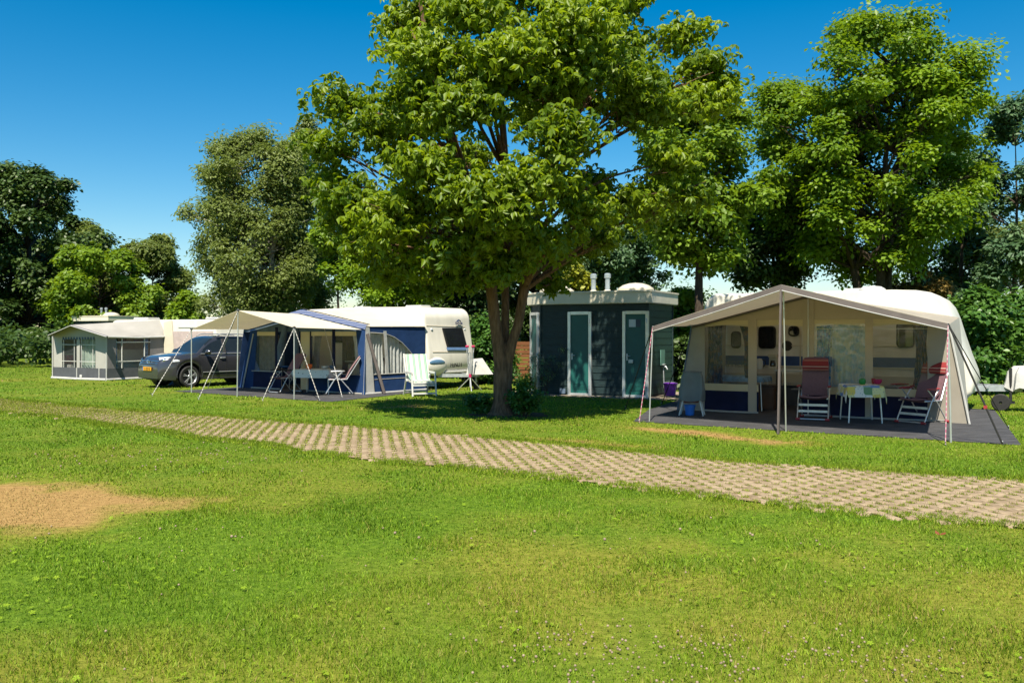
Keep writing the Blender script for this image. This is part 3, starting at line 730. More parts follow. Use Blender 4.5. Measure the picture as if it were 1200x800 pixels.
pxtree('young_tree', 'small light green tree left of the tall birch', 218, 345, 20, 58, 'mid', 30, bot=410, ncl=14, nleaf=1500, tr=.06, cr=.4)
pxtree('birch_tree', 'tall wide birch behind the blue awning', 300, 155, 74, 39, 'birch', 31, bot=395, ncl=70, nleaf=8600, tr=.22, cr=.95, stems=2)
pxtree('birch_tree', 'tall narrow birch right of the wide birch', 358, 130, 32, 42, 'birch', 32, bot=385, ncl=30, nleaf=3300, tr=.17, cr=.65, bark='bark_birch')
pxtree('young_tree', 'slender young maple on a thin bare trunk beside the narrow birch', 398, 240, 28, 36, 'mid', 33, bot=345, ncl=17, nleaf=1700, tr=.08, cr=.5)
G2 = 'trees behind the white caravan'
pxtree('oak_tree', 'dark green tree behind the roof of the white caravan', 470, 262, 54, 36, 'maple', 34, bot=400, ncl=28, nleaf=3600, tr=.16, cr=.85, group=G2)
pxtree('oak_tree', 'dark tree with a stout trunk left of the chestnut stems', 552, 235, 50, 33, 'dark', 35, bot=405, ncl=26, nleaf=3600, tr=.26, cr=.85, group=G2)
pxtree('oak_tree', 'shaded tree visible between the chestnut stems and the toilet block', 625, 250, 42, 38, 'dark', 36, bot=415, ncl=24, nleaf=3400, tr=.2, cr=.8, group=G2)
G3 = 'airy trees behind the toilet block'
pxtree('ash_tree', 'airy bluish tree over the pipes of the near toilet block', 706, 215, 40, 40, 'cool', 37, bot=345, ncl=24, nleaf=2300, tr=.13, cr=.7, group=G3)
pxtree('ash_tree', 'airy bluish tree over the right dome of the near toilet block', 752, 250, 32, 42, 'cool', 38, bot=350, ncl=18, nleaf=1700, tr=.13, cr=.6, group=G3)
pxtree('shrub', 'yellow leaved shrub behind the toilet block roof', 672, 308, 24, 31, 'yellow', 39, bot=400, ncl=16, nleaf=1600, tr=.06, cr=.42, cat='shrub')
pxtree('shrub', 'light green shrub below the bright leafy tree', 795, 340, 25, 29, 'mid', 40, bot=430, ncl=16, nleaf=1700, tr=.06, cr=.45, cat='shrub')
pxtree('oak_tree', 'dark tree filling the space behind the right flank of the maple', 1085, 190, 55, 37, 'dark', 51, bot=375, ncl=30, nleaf=3600, tr=.16, cr=.8)
G4 = 'thin trees at the right edge'
pxtree('ash_tree', 'thin tree with leaning trunk right of the maple', 1128, 150, 36, 34, 'cool', 41, bot=385, ncl=20, nleaf=1700, tr=.12, cr=.62, group=G4)
pxtree('ash_tree', 'sparse dark tree reaching out of the right edge', 1190, 120, 46, 32, 'cool', 42, bot=345, ncl=20, nleaf=1500, tr=.11, cr=.62, group=G4, size=1.1)
pxtree('birch_tree', 'pale far birch low at the right edge', 1183, 255, 34, 58, 'birch', 43, bot=390, ncl=22, nleaf=1900, tr=.13, cr=.8, group=G4)
pxtree('birch_tree', 'pale far birch outside the right edge', 1250, 220, 40, 60, 'birch', 44, bot=390, ncl=22, nleaf=1900, tr=.13, cr=.8, group=G4)
G5 = 'green bushes at the right edge'
pxtree('bush', 'leafy green bush right behind the nose of the striped caravan', 1148, 338, 38, 25, 'bush', 45, bot=462, ncl=26, nleaf=2300, tr=.05, cr=.42, cat='bush', group=G5, stems=3)
pxtree('bush', 'leafy green bush at the right edge of the picture', 1205, 345, 40, 26, 'bush', 46, bot=455, ncl=22, nleaf=1900, tr=.05, cr=.45, cat='bush', group=G5, stems=3)
pxtree('bush', 'brownish bush over the roof of the striped caravan', 1082, 316, 26, 31, 'brown', 47, bot=430, ncl=18, nleaf=1700, tr=.05, cr=.42, cat='bush')
pxtree('bush', 'dark bush between the toilet block and the taupe awning', 803, 400, 20, 27, 'dark', 48, bot=462, ncl=14, nleaf=1500, tr=.04, cr=.34, cat='bush')
pxtree('bush', 'shaded bush behind the drawbar of the white caravan', 568, 375, 34, 30, 'bush', 49, bot=448, ncl=24, nleaf=2600, tr=.05, cr=.42, cat='bush')
# ragged undergrowth far behind everything
cl = []
rd = random.Random(9)
for i in range(210):
    px = rd.uniform(-420, 1500); Yd = rd.uniform(72, 84); h = rd.uniform(1.6, 3.0) if 390 < px < 430 or 835 < px < 1010 else rd.uniform(3, 6.5)
    x, y = at(px, Yd); cl.append((Vector((x, y, h*.5)), (2.2, 1.6, h*.55)))
for i in range(60):
    px = rd.uniform(-300, 128); Yd = rd.uniform(44, 52); x, y = at(px, Yd); cl.append((Vector((x, y, 1.0)), (1.2, 1.0, 1.1)))
o = leaves(cl, 30000, SPRAY, .30, 'leaf_far', 77, None, name='far_wood', vary=.6); tag(o, 'dark undergrowth of the wood along the far side of the campsite', 'wood', kind='stuff')

# small greens
def weed(label, base, n, h, wd, leafm, seed, size=.08, k=260):
    r = thing('shrub', (base[0], base[1], 0), 0, label, 'shrub'); rd = random.Random(seed); b = MB(); cl = []
    for i in range(n):
        a = rd.uniform(0, 6.28); e = Vector((math.cos(a)*wd*rd.uniform(.3, 1), math.sin(a)*wd*rd.uniform(.3, 1), h*rd.uniform(.5, 1)))
        limb(b, (rd.uniform(-.05, .05), rd.uniform(-.05, .05), 0), e, .012, .004, rd, n=4, sides=4)
        for t in (.45, .7, 1): cl.append((e*t, (wd*.3, wd*.3, wd*.3)))
    b.build('stem', 'bark_dark', r); leaves(cl, k, SPRAY, size, leafm, seed, r, name='foliage')
weed('low leafy shoots at the right foot of the chestnut', (bxm+.42, bym-.35), 9, .62, .38, 'leaf_bush', 61, .085, 420)
weed('dark leafy shoots at the left foot of the chestnut', (bxm-.5, bym+.1), 7, .5, .3, 'leaf_bush', 62, .08, 300)
x, y = G(641, 463); weed('thin twiggy shrub against the dark toilet block wall', (x, y-.1), 9, 1.45, .45, 'leaf_cool', 63, .05, 200)
x, y = G(618, 462); weed('small green plant beside the left door of the toilet block', (x-.1, y), 8, .75, .4, 'leaf_bush', 64, .07, 260)
# bare earth round the chestnut
b = MB(); ne = 26
b.poly([(bxm+.1+math.cos(6.283*i/ne)*(.75+.25*rd.random()), bym-.1+math.sin(6.283*i/ne)*(.6+.2*rd.random()), .012) for i in range(ne)])
tag(b.build('bare_earth', 'earth', smooth=False), kind='structure')
# fallen leaf
x, y = G(1101, 633); b = MB(); q = leaflet((0, 0, 0), (1, .2, 0), .06, .022, -.02); q2 = leaflet((0, 0, 0), (-.3, 1, 0), .045, .02, -.03)
b.add(q, [(0, 1, 2), (0, 2, 3)]); b.add(q2, [(0, 1, 2), (0, 2, 3)])
tag(b.build('fallen_leaf', mat('dead_leaf', (.16, .045, .015), .7), loc=(x, y, .045), solid=.002), 'reddish dead leaf lying on the lawn near the path', 'leaf')
# ================================================================== toilet blocks
def toilet_block(label):
    r = thing('toilet_block', (*FT.o, 0), FT.a, label, 'toilet block')
    foot = [(0, 0), (0, 2.1), (-3.7, 2.1), (-3.7, .55), (-3.15, 0)]
    H = 2.52
    b = MB(); b.prism([(x*1.0, y, .0) for x, y in [(-.02, .02), (-.02, 2.08), (-3.68, 2.08), (-3.68, .56), (-3.14, .02)]], (0, 0, H))
    # cladding boards: each a thin leaning plank, cut where doors stand
    def boards(a, c, mi):
        a, c = Vector((*a, 0)), Vector((*c, 0)); L = (c-a).length; t = (c-a)/L; nrm = Vector((t.y, -t.x, 0))
        n = 13
        for i in range(n):
            z0, z1 = .08+i*(H-.08)/n, .08+(i+1)*(H-.08)/n
            p = [a+Vector((0, 0, z0)), a+nrm*.032+Vector((0, 0, z0)), a+nrm*.006+Vector((0, 0, z1-.02)), a+Vector((0, 0, z1-.02))]
            b.prism(p, t*L, mi)
    for i in range(5):
        a, c = foot[i], foot[(i+1) % 5]
        boards(c, a, 1 if i == 0 else 0)  # right wall takes the sun-lightened copy of the cladding
    b.build('wall', ['cladding', 'cladding_sunlit'], r, smooth=False)
    for x, y in foot:
        b = MB(); b.box((x, y, H/2), (.05, .05, H), 0); b.build('corner_trim', 'cladding', r, smooth=False)
    # roof with its deep fascia
    off = [(.13, -.13), (.13, 2.23), (-3.83, 2.23), (-3.83, .49), (-3.20, -.13)]
    rb = MB(); rb.prism([(x, y, 2.51) for x, y in off], (0, 0, .33)); roof = rb.build('roof', 'fascia', r, bevel=.02)
    rb = MB(); rb.prism([(x*1.01+.02, y*1.02-.02, 2.80) for x, y in off], (0, 0, .055)); rb.build('roof_edge', 'fascia', roof, bevel=.012)
    for x in (-3.0, -.62):
        d = MB(); d.lathe([(.50, 2.84), (.50, 2.93), (.46, 2.96), (.36, 3.03), (.2, 3.08), (.001, 3.10)], (x, .75, 0), 24); d.build('skylight_dome', 'dome', r)
    for x in (-2.05, -1.62):
        d = MB(); d.tube([(x, 1.2, 2.82), (x, 1.2, 3.30)], .068, 14); p = d.build('vent_pipe', 'pipe', r)
        d = MB(); d.lathe([(.07, 3.28), (.095, 3.29), (.095, 3.39), (.06, 3.42), (.001, 3.425)], (x, 1.2, 0), 14); d.build('pipe_cap', 'pipe', p)
        d = MB(); d.lathe([(.16, 2.84), (.16, 2.86), (.075, 2.95)], (x, 1.2, 0), 14); d.build('pipe_flashing', 'dome', p)
    # doors
    def door(px=None, org=None, rz=0, sign=False, flip=False):
        if px: u0, u1 = FT.U(px[0], -.03), FT.U(px[1], -.03); org = Vector(((u0+u1)/2, -.026, 0)); wd = u1-u0
        else: wd = .68
        q = Matrix.Rotation(rz, 3, 'Z'); P = lambda x, y, z: org + q @ Vector((x, y, z))
        hh = 2.30; g = MB()
        g.box(P(0, -.008, hh/2+.03), (wd-.1, .03, hh-.06), rz)
        dr = g.build('door', 'door_teal', r, smooth=False, bevel=.004)
        f = MB()
        for s in (-1, 1): f.box(P(s*(wd/2-.04), -.02, hh/2), (.085, .075, hh), rz)
        f.box(P(0, -.02, hh-.035), (wd-.165, .075, .085), rz); f.box(P(0, -.02, .05), (wd-.165, .07, .06), rz)
        f.build('door_frame', 'alu', dr, smooth=False, bevel=.006)
        s = -1 if not flip else 1
        k = MB(); k.box(P(s*(wd/2-.125), -.03, 1.08), (.035, .02, .18), rz); k.tube([P(s*(wd/2-.125), -.03, 1.11), P(s*(wd/2-.125), -.085, 1.11), P(s*(wd/2-.235), -.09, 1.11)], .011, 8); k.build('handle', 'steel', dr)
        for z in (.25, 1.12, 2.05):
            k = MB(); k.tube([P(-s*(wd/2-.055), -.065, z-.06), P(-s*(wd/2-.055), -.065, z+.06)], .014, 8); k.build('hinge', 'steel', dr)
        k = MB()
        for i in range(5): k.box(P(0, -.03, .2+i*.035), (wd*.45, .014, .022), rz)
        k.build('vent_grille', 'door_teal', dr, smooth=False)
        if sign:
            k = MB(); k.box(P(-.09, -.028, 1.98), (.19, .008, .20), rz); k.build('sign', 'white', dr, smooth=False)
            k = MB(); k.box(P(.075, -.027, 1.98), (.12, .006, .20), rz); k.build('panel', 'slate', dr, smooth=False)
            k = MB(); k.box(P(-.12, -.05, .97), (.13, .05, .09), rz); k.build('coin_lock', 'steel', dr, smooth=False)
    door((666, 693.5)); door((730, 760.5), sign=True)
    door(org=Vector((-3.425-.02, .275-.02, 0)), rz=-R(45))
    b = MB(); b.box((FT.U(660), -.04, .12), (.17, .03, .14)); b.build('air_brick', 'blue_grey', r, smooth=False)
    # water tap panel on the right wall
    b = MB(); b.box((.035, 1.1, 1.05), (.025, .34, .42)); t = b.build('tap_panel', mat('pale_green_panel', (.10, .22, .18), .4), r, smooth=False)
    b = MB(); b.tube([(.03, 1.1, .80), (.13, 1.1, .80), (.17, 1.1, .72)], .022, 8); b.box((.08, 1.1, .86), (.06, .12, .03)); b.tube([(.04, 1.15, .78), (.06, 1.16, .1)], .016, 8); b.build('tap', 'steel', t)
    return r
TB = toilet_block('dark boarded toilet block with three narrow doors right of the chestnut')
t2 = copy_tree(TB); t2['label'] = 'farther toilet block, only its cream roof edge showing above the grey awning'
t2.location = ((127-600)/FPX*56, 56, 0); t2.rotation_euler = (0, 0, R(-25))
for o in (TB, t2): o['group'] = 'toilet blocks with cream roofs'
pv = MB(); pts = [FT.world(*p) for p in [(-4.5, -.5), (.25, -.5), (1.6, -.2), (1.6, 2.7), (-4.5, 2.7)]]; pv.prism([(x, y, .004) for x, y in pts], (0, 0, .012))
tag(pv.build('pavement', 'paving', smooth=False), kind='structure')

# ================================================================== caravans
def profile_body(prof, v0, v1, inset=.06):
    """side outline (u, z) swept across the width, its long edges rounded"""
    cu = sum(p[0] for p in prof)/len(prof); cz = sum(p[1] for p in prof)/len(prof); n = len(prof); b = MB()
    hu = max(abs(p[0]-cu) for p in prof); hz = max(abs(p[1]-cz) for p in prof)
    st = [(0, 1), (.012, .55), (.03, .25), (.06, 0)]
    rows = [(v0, 2.2)] + [(v0+d*1.6, k) for d, k in st] + [(v1-d*1.6, k) for d, k in st[::-1]] + [(v1, 2.2)]
    vs = [(cu+(u-cu)*(1-k*inset/hu), v, cz+(z-cz)*(1-k*inset/hz)) for v, k in rows for u, z in prof]
    fs = [(r*n+i, r*n+(i+1) % n, (r+1)*n+(i+1) % n, (r+1)*n+i) for r in range(len(rows)-1) for i in range(n)]
    fs += [tuple(range(n)), tuple((len(rows)-1)*n+i for i in range(n-1, -1, -1))]
    return b.add(vs, fs)
def arc(cx, cz, rx, rz, a0, a1, n=7): return [(cx+rx*math.cos(R(a0+(a1-a0)*i/n)), cz+rz*math.sin(R(a0+(a1-a0)*i/n))) for i in range(n+1)]
def rrect(w, h, r, n=4):
    p = []
    for sx, sz, a in ((1, 1, 0), (-1, 1, 90), (-1, -1, 180), (1, -1, 270)): p += [(sx*(w/2-r)+r*math.cos(R(a+90*i/n)), sz*(h/2-r)+r*math.sin(R(a+90*i/n))) for i in range(n+1)]
    return p
def side_window(root, u, z, w, h, v, name='window'):
    b = MB(); b.prism([(u+x, v, z+y) for x, y in rrect(w, h, .09)], (0, -.035, 0)); f = b.build(name, 'black', root, bevel=.008)
    b = MB(); b.prism([(u+x, v-.034, z+y) for x, y in rrect(w-.06, h-.06, .07)], (0, -.012, 0)); b.build('pane', 'dark_glass', f, bevel=.006)
    return f
def wheel(root, u, v, r=.31, wd=.19, name='wheel', axis='Y', rim='white'):
    b = MB(); b.lathe([(r*.62, 0), (r*.9, 0), (r, .03), (r, wd-.03), (r*.9, wd), (r*.62, wd), (r*.62, 0)], (u, v, r), 26, axis); w = b.build('tyre', 'rubber', None)
    w.name = name; w.parent = root
    b = MB(); b.lathe([(.001, .03), (r*.2, .02), (r*.5, .05), (r*.62, .01), (r*.62, wd-.02)], (u, v, r), 26, axis); b.build('rim', rim, w)
    return w

# ---- white caravan on the blue awning
def pvB(px, py, v): return FB.pv(px, py, v)
r = thing('caravan', (*FB.world(-2.5, 3.6), 0), FB.a, 'cream white touring caravan with FENDT lettering behind the blue awning', 'caravan')
du, dv = 2.5, -3.6
zt = 2.52
prof = [(-5.6, .50), (-.2, .46)] + [(.02, .50), (.10, .62), (.13, .85), (.10, 1.15)] + [(.03, 1.45), (-.06, 2.05)] + arc(-.42, 2.12, .36, .40, 5, 90, 6) + [(-2.5, zt+.03), (-5.1, zt)] + arc(-5.3, 2.1, .35, .42, 95, 175, 5)
prof = [(u+du, z) for u, z in prof]
body = profile_body(prof, 2.5+dv, 4.72+dv, .07).build('body', 'cream', r)
Lb = FB.loc
def endu(z):                              # u of the front face at height z
    return np.interp(z, [.5, .62, .85, 1.15, 1.45, 2.05], [.02, .10, .13, .10, .03, -.06])
def on_end(px, py, lift=.004):
    p = FB.pu(px, py, .02); p = FB.pu(px, py, float(endu(p.z))+lift); return Vector((p.x+du, p.y+dv, p.z))
# front window
q = [on_end(*p, .012) for p in ((517.5, 384), (541.5, 384), (547.2, 406.5), (523.5, 406.5))]
b = MB(); b.prism(q, (.025, 0, 0)); wf = b.build('front_window', 'black', r, bevel=.01)
c = sum(q, Vector())/4; b = MB(); b.prism([c+(p-c)*.88+Vector((.024, 0, .01)) for p in q], (.012, 0, 0)); b.build('pane', 'dark_glass', wf, bevel=.006)
b = MB(); q = [on_end(*p, .012) for p in ((523, 406.9), (547.4, 406.9), (547.8, 410), (524, 410))]; b.prism(q, (.03, 0, 0)); b.build('window_seal', mat('blue_trim', (.10, .18, .34), .4), wf, smooth=False)
# seams and trims on the end
for a, e, nm in (((499.5, 381.5), (545, 383), 'roof_seam'), ((507, 412.3), (550.5, 412.3), 'lid_seam')):
    b = MB(); b.tube([on_end(*a, .002), on_end((a[0]+e[0])/2, (a[1]+e[1])/2, .002), on_end(*e, .002)], .012, 6); b.build(nm, 'cream_side', r)
p = on_end(535, 429.6, .012); ang = math.atan2(.07, 1)
text('lettering', 'FENDT', .205, 'black', r, p, (R(90), 0, R(90)), .004, sx=.95)
p = on_end(538, 380.3, .05); t = text('lettering', 'SAPHIR', .115, mat('blue_letter', (.02, .03, .10), .4), r, p, (R(84), 0, R(90)), .004)
b = MB(); p0 = on_end(537.5, 377.4, .06)
for k in range(3): b.tube([p0+Vector((0, -.13+.05*k, .0)), p0+Vector((0, -.03+.02*k, .075)), p0+Vector((0, .10, .005+.02*k))], .009, 6)
b.build('emblem', 'blue_fab', r)
b = MB(); b.sphere(on_end(506, 386, .01), (.02, .05, .04)); b.sphere(on_end(544.5, 386, .0), (.02, .05, .03)); b.build('marker_light', 'lamp', r)
# side bulge with bluish lens low on the near corner, lid handle
b = MB(); c0 = on_end(512, 428, .0); b.sphere((c0.x-.07, c0.y, c0.z-.02), (.17, .52, .30), 20, 12); bl = b.build('locker_bulge', 'cream', r)
b = MB(); c1 = on_end(511.5, 427, .0); b.sphere((c1.x+.035, c1.y, c1.z+.06), (.07, .36, .10), 18, 10); b.build('lens', mat('blue_lens', (.08, .16, .26), .12, spec=.8, coat=.6), bl)
b = MB(); b.box(on_end(534, 434, .01), (.02, .05, .05)); b.build('lid_lock', 'steel', r)
b = MB(); b.box((.13+du-.1, 3.6+dv, .52), (.22, 2.1, .10)); b.build('bumper', 'white', r, bevel=.03)
b = MB(); b.box((-2.6+du, 3.6+dv, .40), (5.0, 1.5, .14)); b.build('chassis', 'black', r, smooth=False)
b = MB(); b.box((-3+du, 2.495+dv, .62), (4.9, .012, .16)); b.build('side_stripe', 'cream_side', r, smooth=False)
side_window(r, -3.55+du, 1.72, .95, .62, 2.5+dv); side_window(r, -2.32+du, 1.72, .72, .58, 2.5+dv); side_window(r, -.9+du, 1.72, .9, .62, 2.5+dv)
b = MB(); b.prism([(-4.45+du+x, 2.5+dv, 1.30+y) for x, y in rrect(.62, 1.75, .12)], (0, -.02, 0)); b.build('door', 'cream_side', r, bevel=.006)
b = MB(); b.box((-2.8+du, 2.52+dv, .24), (5.2, .02, .46)); b.build('shade_skirt', 'slate', r, smooth=False)  # dark sheet added for the shade under the caravan
for v in (2.6, 4.5): wheel(r, -2.9+du, v+dv)
b = MB()
for s in (-1, 1): b.bar((.0+du, 3.6+dv+s*.55, .42), (1.15+du, 3.6+dv, .44), .06, .10)
b.build('drawbar', 'steel', r)
b = MB(); b.tube([(1.0+du, 3.68+dv, .75), (1.0+du, 3.68+dv, .2)], .03, 8); jw = b.build('jockey_wheel', 'steel', r)
b = MB(); b.lathe([(.001, 0), (.10, 0), (.10, .06), (.001, .06)], (1.0+du, 3.65+dv, .1), 16, 'Y'); b.build('tyre', 'rubber', jw)
# white cover sloping from the front wall down over the coupling
b = MB(); a0, a1 = Vector((.98+du, 3.40+dv, .93)), Vector((.95+du, 4.05+dv, .95)); tip = Vector((1.66+du, 3.68+dv, .48))
b.add([a0, a1, tip, (.95+du, 3.25+dv, .46), (.95+du, 4.1+dv, .46)], [(0, 2, 1), (0, 3, 2), (1, 2, 4), (3, 4, 2), (0, 1, 4, 3)])
b.build('hitch_cover', 'white_fab', r, smooth=False)
for x, y, w_, d_ in ((-3.7, 3.5, .45, .45), (-1.4, 3.7, .7, .5)): b = MB(); b.box((x+du, y+dv, zt+.05), (w_, d_, .09)); b.build('roof_hatch', 'white', r, bevel=.03)

# ---- striped caravan behind the right awning
r = thing('caravan', (*FR.world(2.2, 3.65), 0), FR.a, 'cream caravan with blue stripe behind the taupe awning on the right', 'caravan')
du, dv = -2.2, -3.65
v0 = 2.5
o_px = [(1048, 340), (1075, 340.5), (1092, 343), (1104, 349), (1112, 358), (1118, 371), (1125, 393), (1133, 416), (1141, 436), (1143.5, 448), (1141, 460), (1133, 467)]
oo = [FR.pv(px, py, v0+.35) for px, py in o_px]
prof = [(-.75, .46), (4.4, .46)] + [(p.x, p.z) for p in oo[::-1]] + [(.6, oo[0].z+.0)] + arc(-.55, 2.2, .35, oo[0].z-2.2, 95, 175, 5)
prof = [(u+du, z) for u, z in prof]
body = profile_body(prof, v0+dv, v0+2.3+dv, .07).build('body', 'cream', r)
b = MB(); b.box((2.1+du, v0+dv-.006, 1.06), (5.4, .012, .22)); b.build('side_stripe', mat('blue_stripe', (.03, .07, .22), .4), r, smooth=False)
b = MB()
for z in (1.42, .92, .74): b.box((2.05+du, v0+dv-.012, z), (5.5, .024, .022))
b.build('side_rail', 'cream_side', r, smooth=False)
b = MB(); b.box((2.05+du, v0+dv-.008, .64), (5.5, .016, .18)); b.build('lower_band', 'cream_side', r, smooth=False)
def win(px0, px1, py0, py1):
    a, c = FR.pv(px0, py0, v0), FR.pv(px1, py1, v0); side_window(r, (a.x+c.x)/2+du, (a.z+c.z)/2, abs(c.x-a.x), abs(a.z-c.z), v0+dv-.002)
win(857, 869, 388, 408); win(889, 909.5, 382, 408.5); win(924, 937, 382, 394); win(1050.5, 1072, 377, 407.5); win(960, 985, 380, 407)
a, c = FR.pv(886, 378, v0), FR.pv(938, 470, v0)
b = MB(); wd = c.x-a.x; cx = (a.x+c.x)/2+du; out_ = [(cx-wd/2, .5)] + [(cx+wd/2, .5)] + arc(cx, 1.75, wd/2, .28, 0, 180, 10)
for (x0, z0), (x1, z1) in zip(out_, out_[1:]+out_[:1]): b.bar((x0, v0+dv-.004, z0), (x1, v0+dv-.004, z1), .03, .02)
b.build('door_frame', 'cream_side', r)
p = FR.pv(922.5, 405, v0); b = MB(); b.lathe([(.001, -.03), (.10, -.03), (.12, 0)], (p.x+du, v0+dv, p.z), 20, 'Y'); b.build('round_vent', 'black', r)
p = FR.pv(858, 428, v0); text('lettering', 'SAFFIER', .2, 'blue_grey', r, (p.x+du, v0+dv-.016, p.z-.03), (R(90), 0, 0), .003)
# nose panel with blue band, seam, lamp cluster
oq = [FR.pv(px, py, v0+.35) for px, py in ((1133, 433), (1142.3, 438), (1143.6, 447), (1134, 447))]
b = MB(); b.box((oq[0].x+du+.02, v0+dv+1.15, oq[0].z-.22), (.2, 2.0, .12)); b.build('nose_band', 'blue_fab', r, bevel=.02)
b = MB(); uu0 = [FR.pv(px, py, v0+.35) for px, py in ((1113, 372), (1124, 397), (1137, 428))]; b.tube([(p.x+du+.01, v0+dv+.12, p.z) for p in uu0], .014, 6); b.build('nose_seam', 'cream_side', r)
b = MB(); 
for s in (-.55, .55): b.bar((4.7+du, 3.65+dv+s, .50), (5.95+du, 3.65+dv, .50), .06, .13)
b.bar((5.3+du, 3.65+dv-.4, .53), (5.3+du, 3.65+dv+.4, .53), .05, .05)
b.build('drawbar', 'steel', r)
b = MB(); b.tube([(5.74+du, 3.45+dv, .95), (5.74+du, 3.45+dv, .18)], .03, 8); b.box((5.66+du, 3.45+dv, .2), (.32, .04, .06)); jw = b.build('jockey_wheel', 'black', r)
b = MB(); b.lathe([(.03, 0), (.17, 0), (.19, .02), (.19, .08), (.17, .10), (.03, .10), (.03, 0)], (5.55+du, 3.40+dv, .19), 22, 'Y'); b.build('tyre', 'rubber', jw)
b = MB(); b.box((1.9+du, v0+dv+.03, .24), (5.2, .02, .46)); b.build('shade_skirt', 'slate', r, smooth=False)  # dark sheet added here too, standing in for shade below the floor
for v in (2.62, 4.55): wheel(r, 1.8+du, v+dv)
for x, y, w_, d_ in ((.9, 3.4, .4, .4), (2.6, 3.8, .7, .5)): b = MB(); b.box((x+du, y+dv, oo[0].z+.05), (w_, d_, .10)); b.build('roof_hatch', 'white', r, bevel=.03)
p = FR.pv(1022, 339, 3.6); b = MB(); b.lathe([(.3, oo[0].z), (.3, oo[0].z+.07), (.2, oo[0].z+.13), (.001, oo[0].z+.15)], (p.x+du, p.y+dv, 0), 18)
b.build('roof_vent', 'white', r)
# rumpled white cover over the coupling
cc = FR.world(6.03, 3.62)
rd = random.Random(3)
b = MB()
def fn(u, v):
    t = 2*math.pi*u; rad = (.02, .22, .33, .36, .40)[min(4, int(v*4+.01))]*(1+.18*math.sin(3*t+1)+.08*math.sin(7*t)); z = (1.02, 1.0, .86, .66, .50)[min(4, int(v*4+.01))]
    return (rad*math.cos(t)*1.1, rad*math.sin(t)*.8, z+.05*math.sin(5*t)*v)
b.grid(fn, 28, 4); o = b.build('hitch_cover', 'white_fab', None, loc=(cc[0], cc[1], -.02), solid=.01)
tag(o, 'rumpled white cover over the drawbar coupling at the right edge', 'cover')

# ---- caravan of the grey awning
r = thing('caravan', (*FC.world(-.3, 3.55), 0), FC.a, 'white caravan half hidden by the grey awning and the car', 'caravan')
du, dv = .3, -3.55
zr = FC.pv(215, 374, 2.6).z
prof = [(-3.4, .5), (2.5, .5), (2.85, .62), (2.95, 1.1), (2.8, 1.6)] + arc(2.3, zr-.42, .45, .40, 0, 90, 6) + [(-2.8, zr)] + arc(-3.0, zr-.4, .4, .4, 95, 175, 5)
body = profile_body([(u+du, z) for u, z in prof], 2.5+dv, 4.6+dv, .06).build('body', 'cream', r)
zb = FC.pv(225, 388, 2.5).z
b = MB(); b.box((-.3+du, 2.492+dv, (zb+.6)/2), (5.9, .02, zb-.6)); b.build('lower_wall_shade', mat('pinkish_shade', (.42, .34, .32), .5), r, smooth=False)  # shade on the lower wall, coloured in as a pinkish panel
p = FC.pv(225, 383.5, 2.5); b = MB(); b.box((p.x+du, 2.49+dv, p.z), (1.5, .02, .025)); b.build('side_stripe', 'lt_grey', r, smooth=False)
side_window(r, -1.3+du, 1.6, 1.1, .5, 2.48+dv); side_window(r, -2.6+du, 1.6, .6, .5, 2.48+dv)
p = FC.pv(172, 371, 3.2); b = MB(); b.box((p.x+du, 3.2+dv, zr+.05), (.9, .6, .1)); b.build('roof_hatch', 'white', r, bevel=.03)
b = MB(); b.box((1.8+du, 3.4+dv, zr+.04), (.7, .5, .08)); b.build('roof_hatch', 'white', r, bevel=.03)
b = MB(); b.box((-.4+du, 3.55+dv, .4), (4.6, 1.5, .14)); b.build('chassis', 'black', r, smooth=False)
for v in (2.55, 4.4): wheel(r, -.4+du, v+dv)
b = MB(); b.bar((2.8+du, 3.2+dv, .46), (4.0+du, 3.55+dv, .46), .06, .1); b.bar((2.8+du, 3.9+dv, .46), (4.0+du, 3.55+dv, .46), .06, .1); b.build('drawbar', 'steel', r)

# ================================================================== awnings
def rect(b, u0, u1, z0, z1, v=0, mi=0): b.add([(u0, v, z0), (u1, v, z0), (u1, v, z1), (u0, v, z1)], [(0, 1, 2, 3)], mi)
def curtain(root, a, c, z0, z1, m, waves=7, amp=.035, gather=0, pull=0, name='curtain'):
    """hanging cloth between ground points a and c; gather pinches it, pull draws its foot sideways"""
    a, c = Vector((*a, 0)), Vector((*c, 0)); t = (c-a).normalized(); n = Vector((-t.y, t.x, 0)); b = MB()
    ph = random.random()*6
    def fn(u, v):
        k = 1-gather*math.sin(math.pi*min(1, (1-v)*1.35))
        p = a.lerp(c, .5+(u-.5)*k) + t*pull*(1-v)
        p = p + n*amp*math.sin(waves*6.283*u+ph+1.2*math.sin(3*u+v))*(1.1-.3*v); p.z = z0+(z1-z0)*v
        return p
    b.grid(fn, waves*8, 8); return b.build(name, m, root)
def rope(root, a, c, r_=.008, m='rope', name='guy_rope'):
    b = MB(); a, c = Vector(a), Vector(c); L = (c-a).length
    # local z runs along the rope so its stripes follow it
    q = (c-a).to_track_quat('Z', 'Y'); b.tube([(0, 0, L*i/6) for i in range(7)], r_, 6); o = b.build(name, m, root); o.location = a; o.rotation_euler = q.to_euler()
    return o
def peg(root, p):
    b = MB(); p = Vector(p); b.tube([p+Vector((.01, .03, -.05)), p+Vector((0, 0, .06)), p+Vector((.0, -.03, .07))], .007, 6); b.build('tent_peg', 'steel', root)

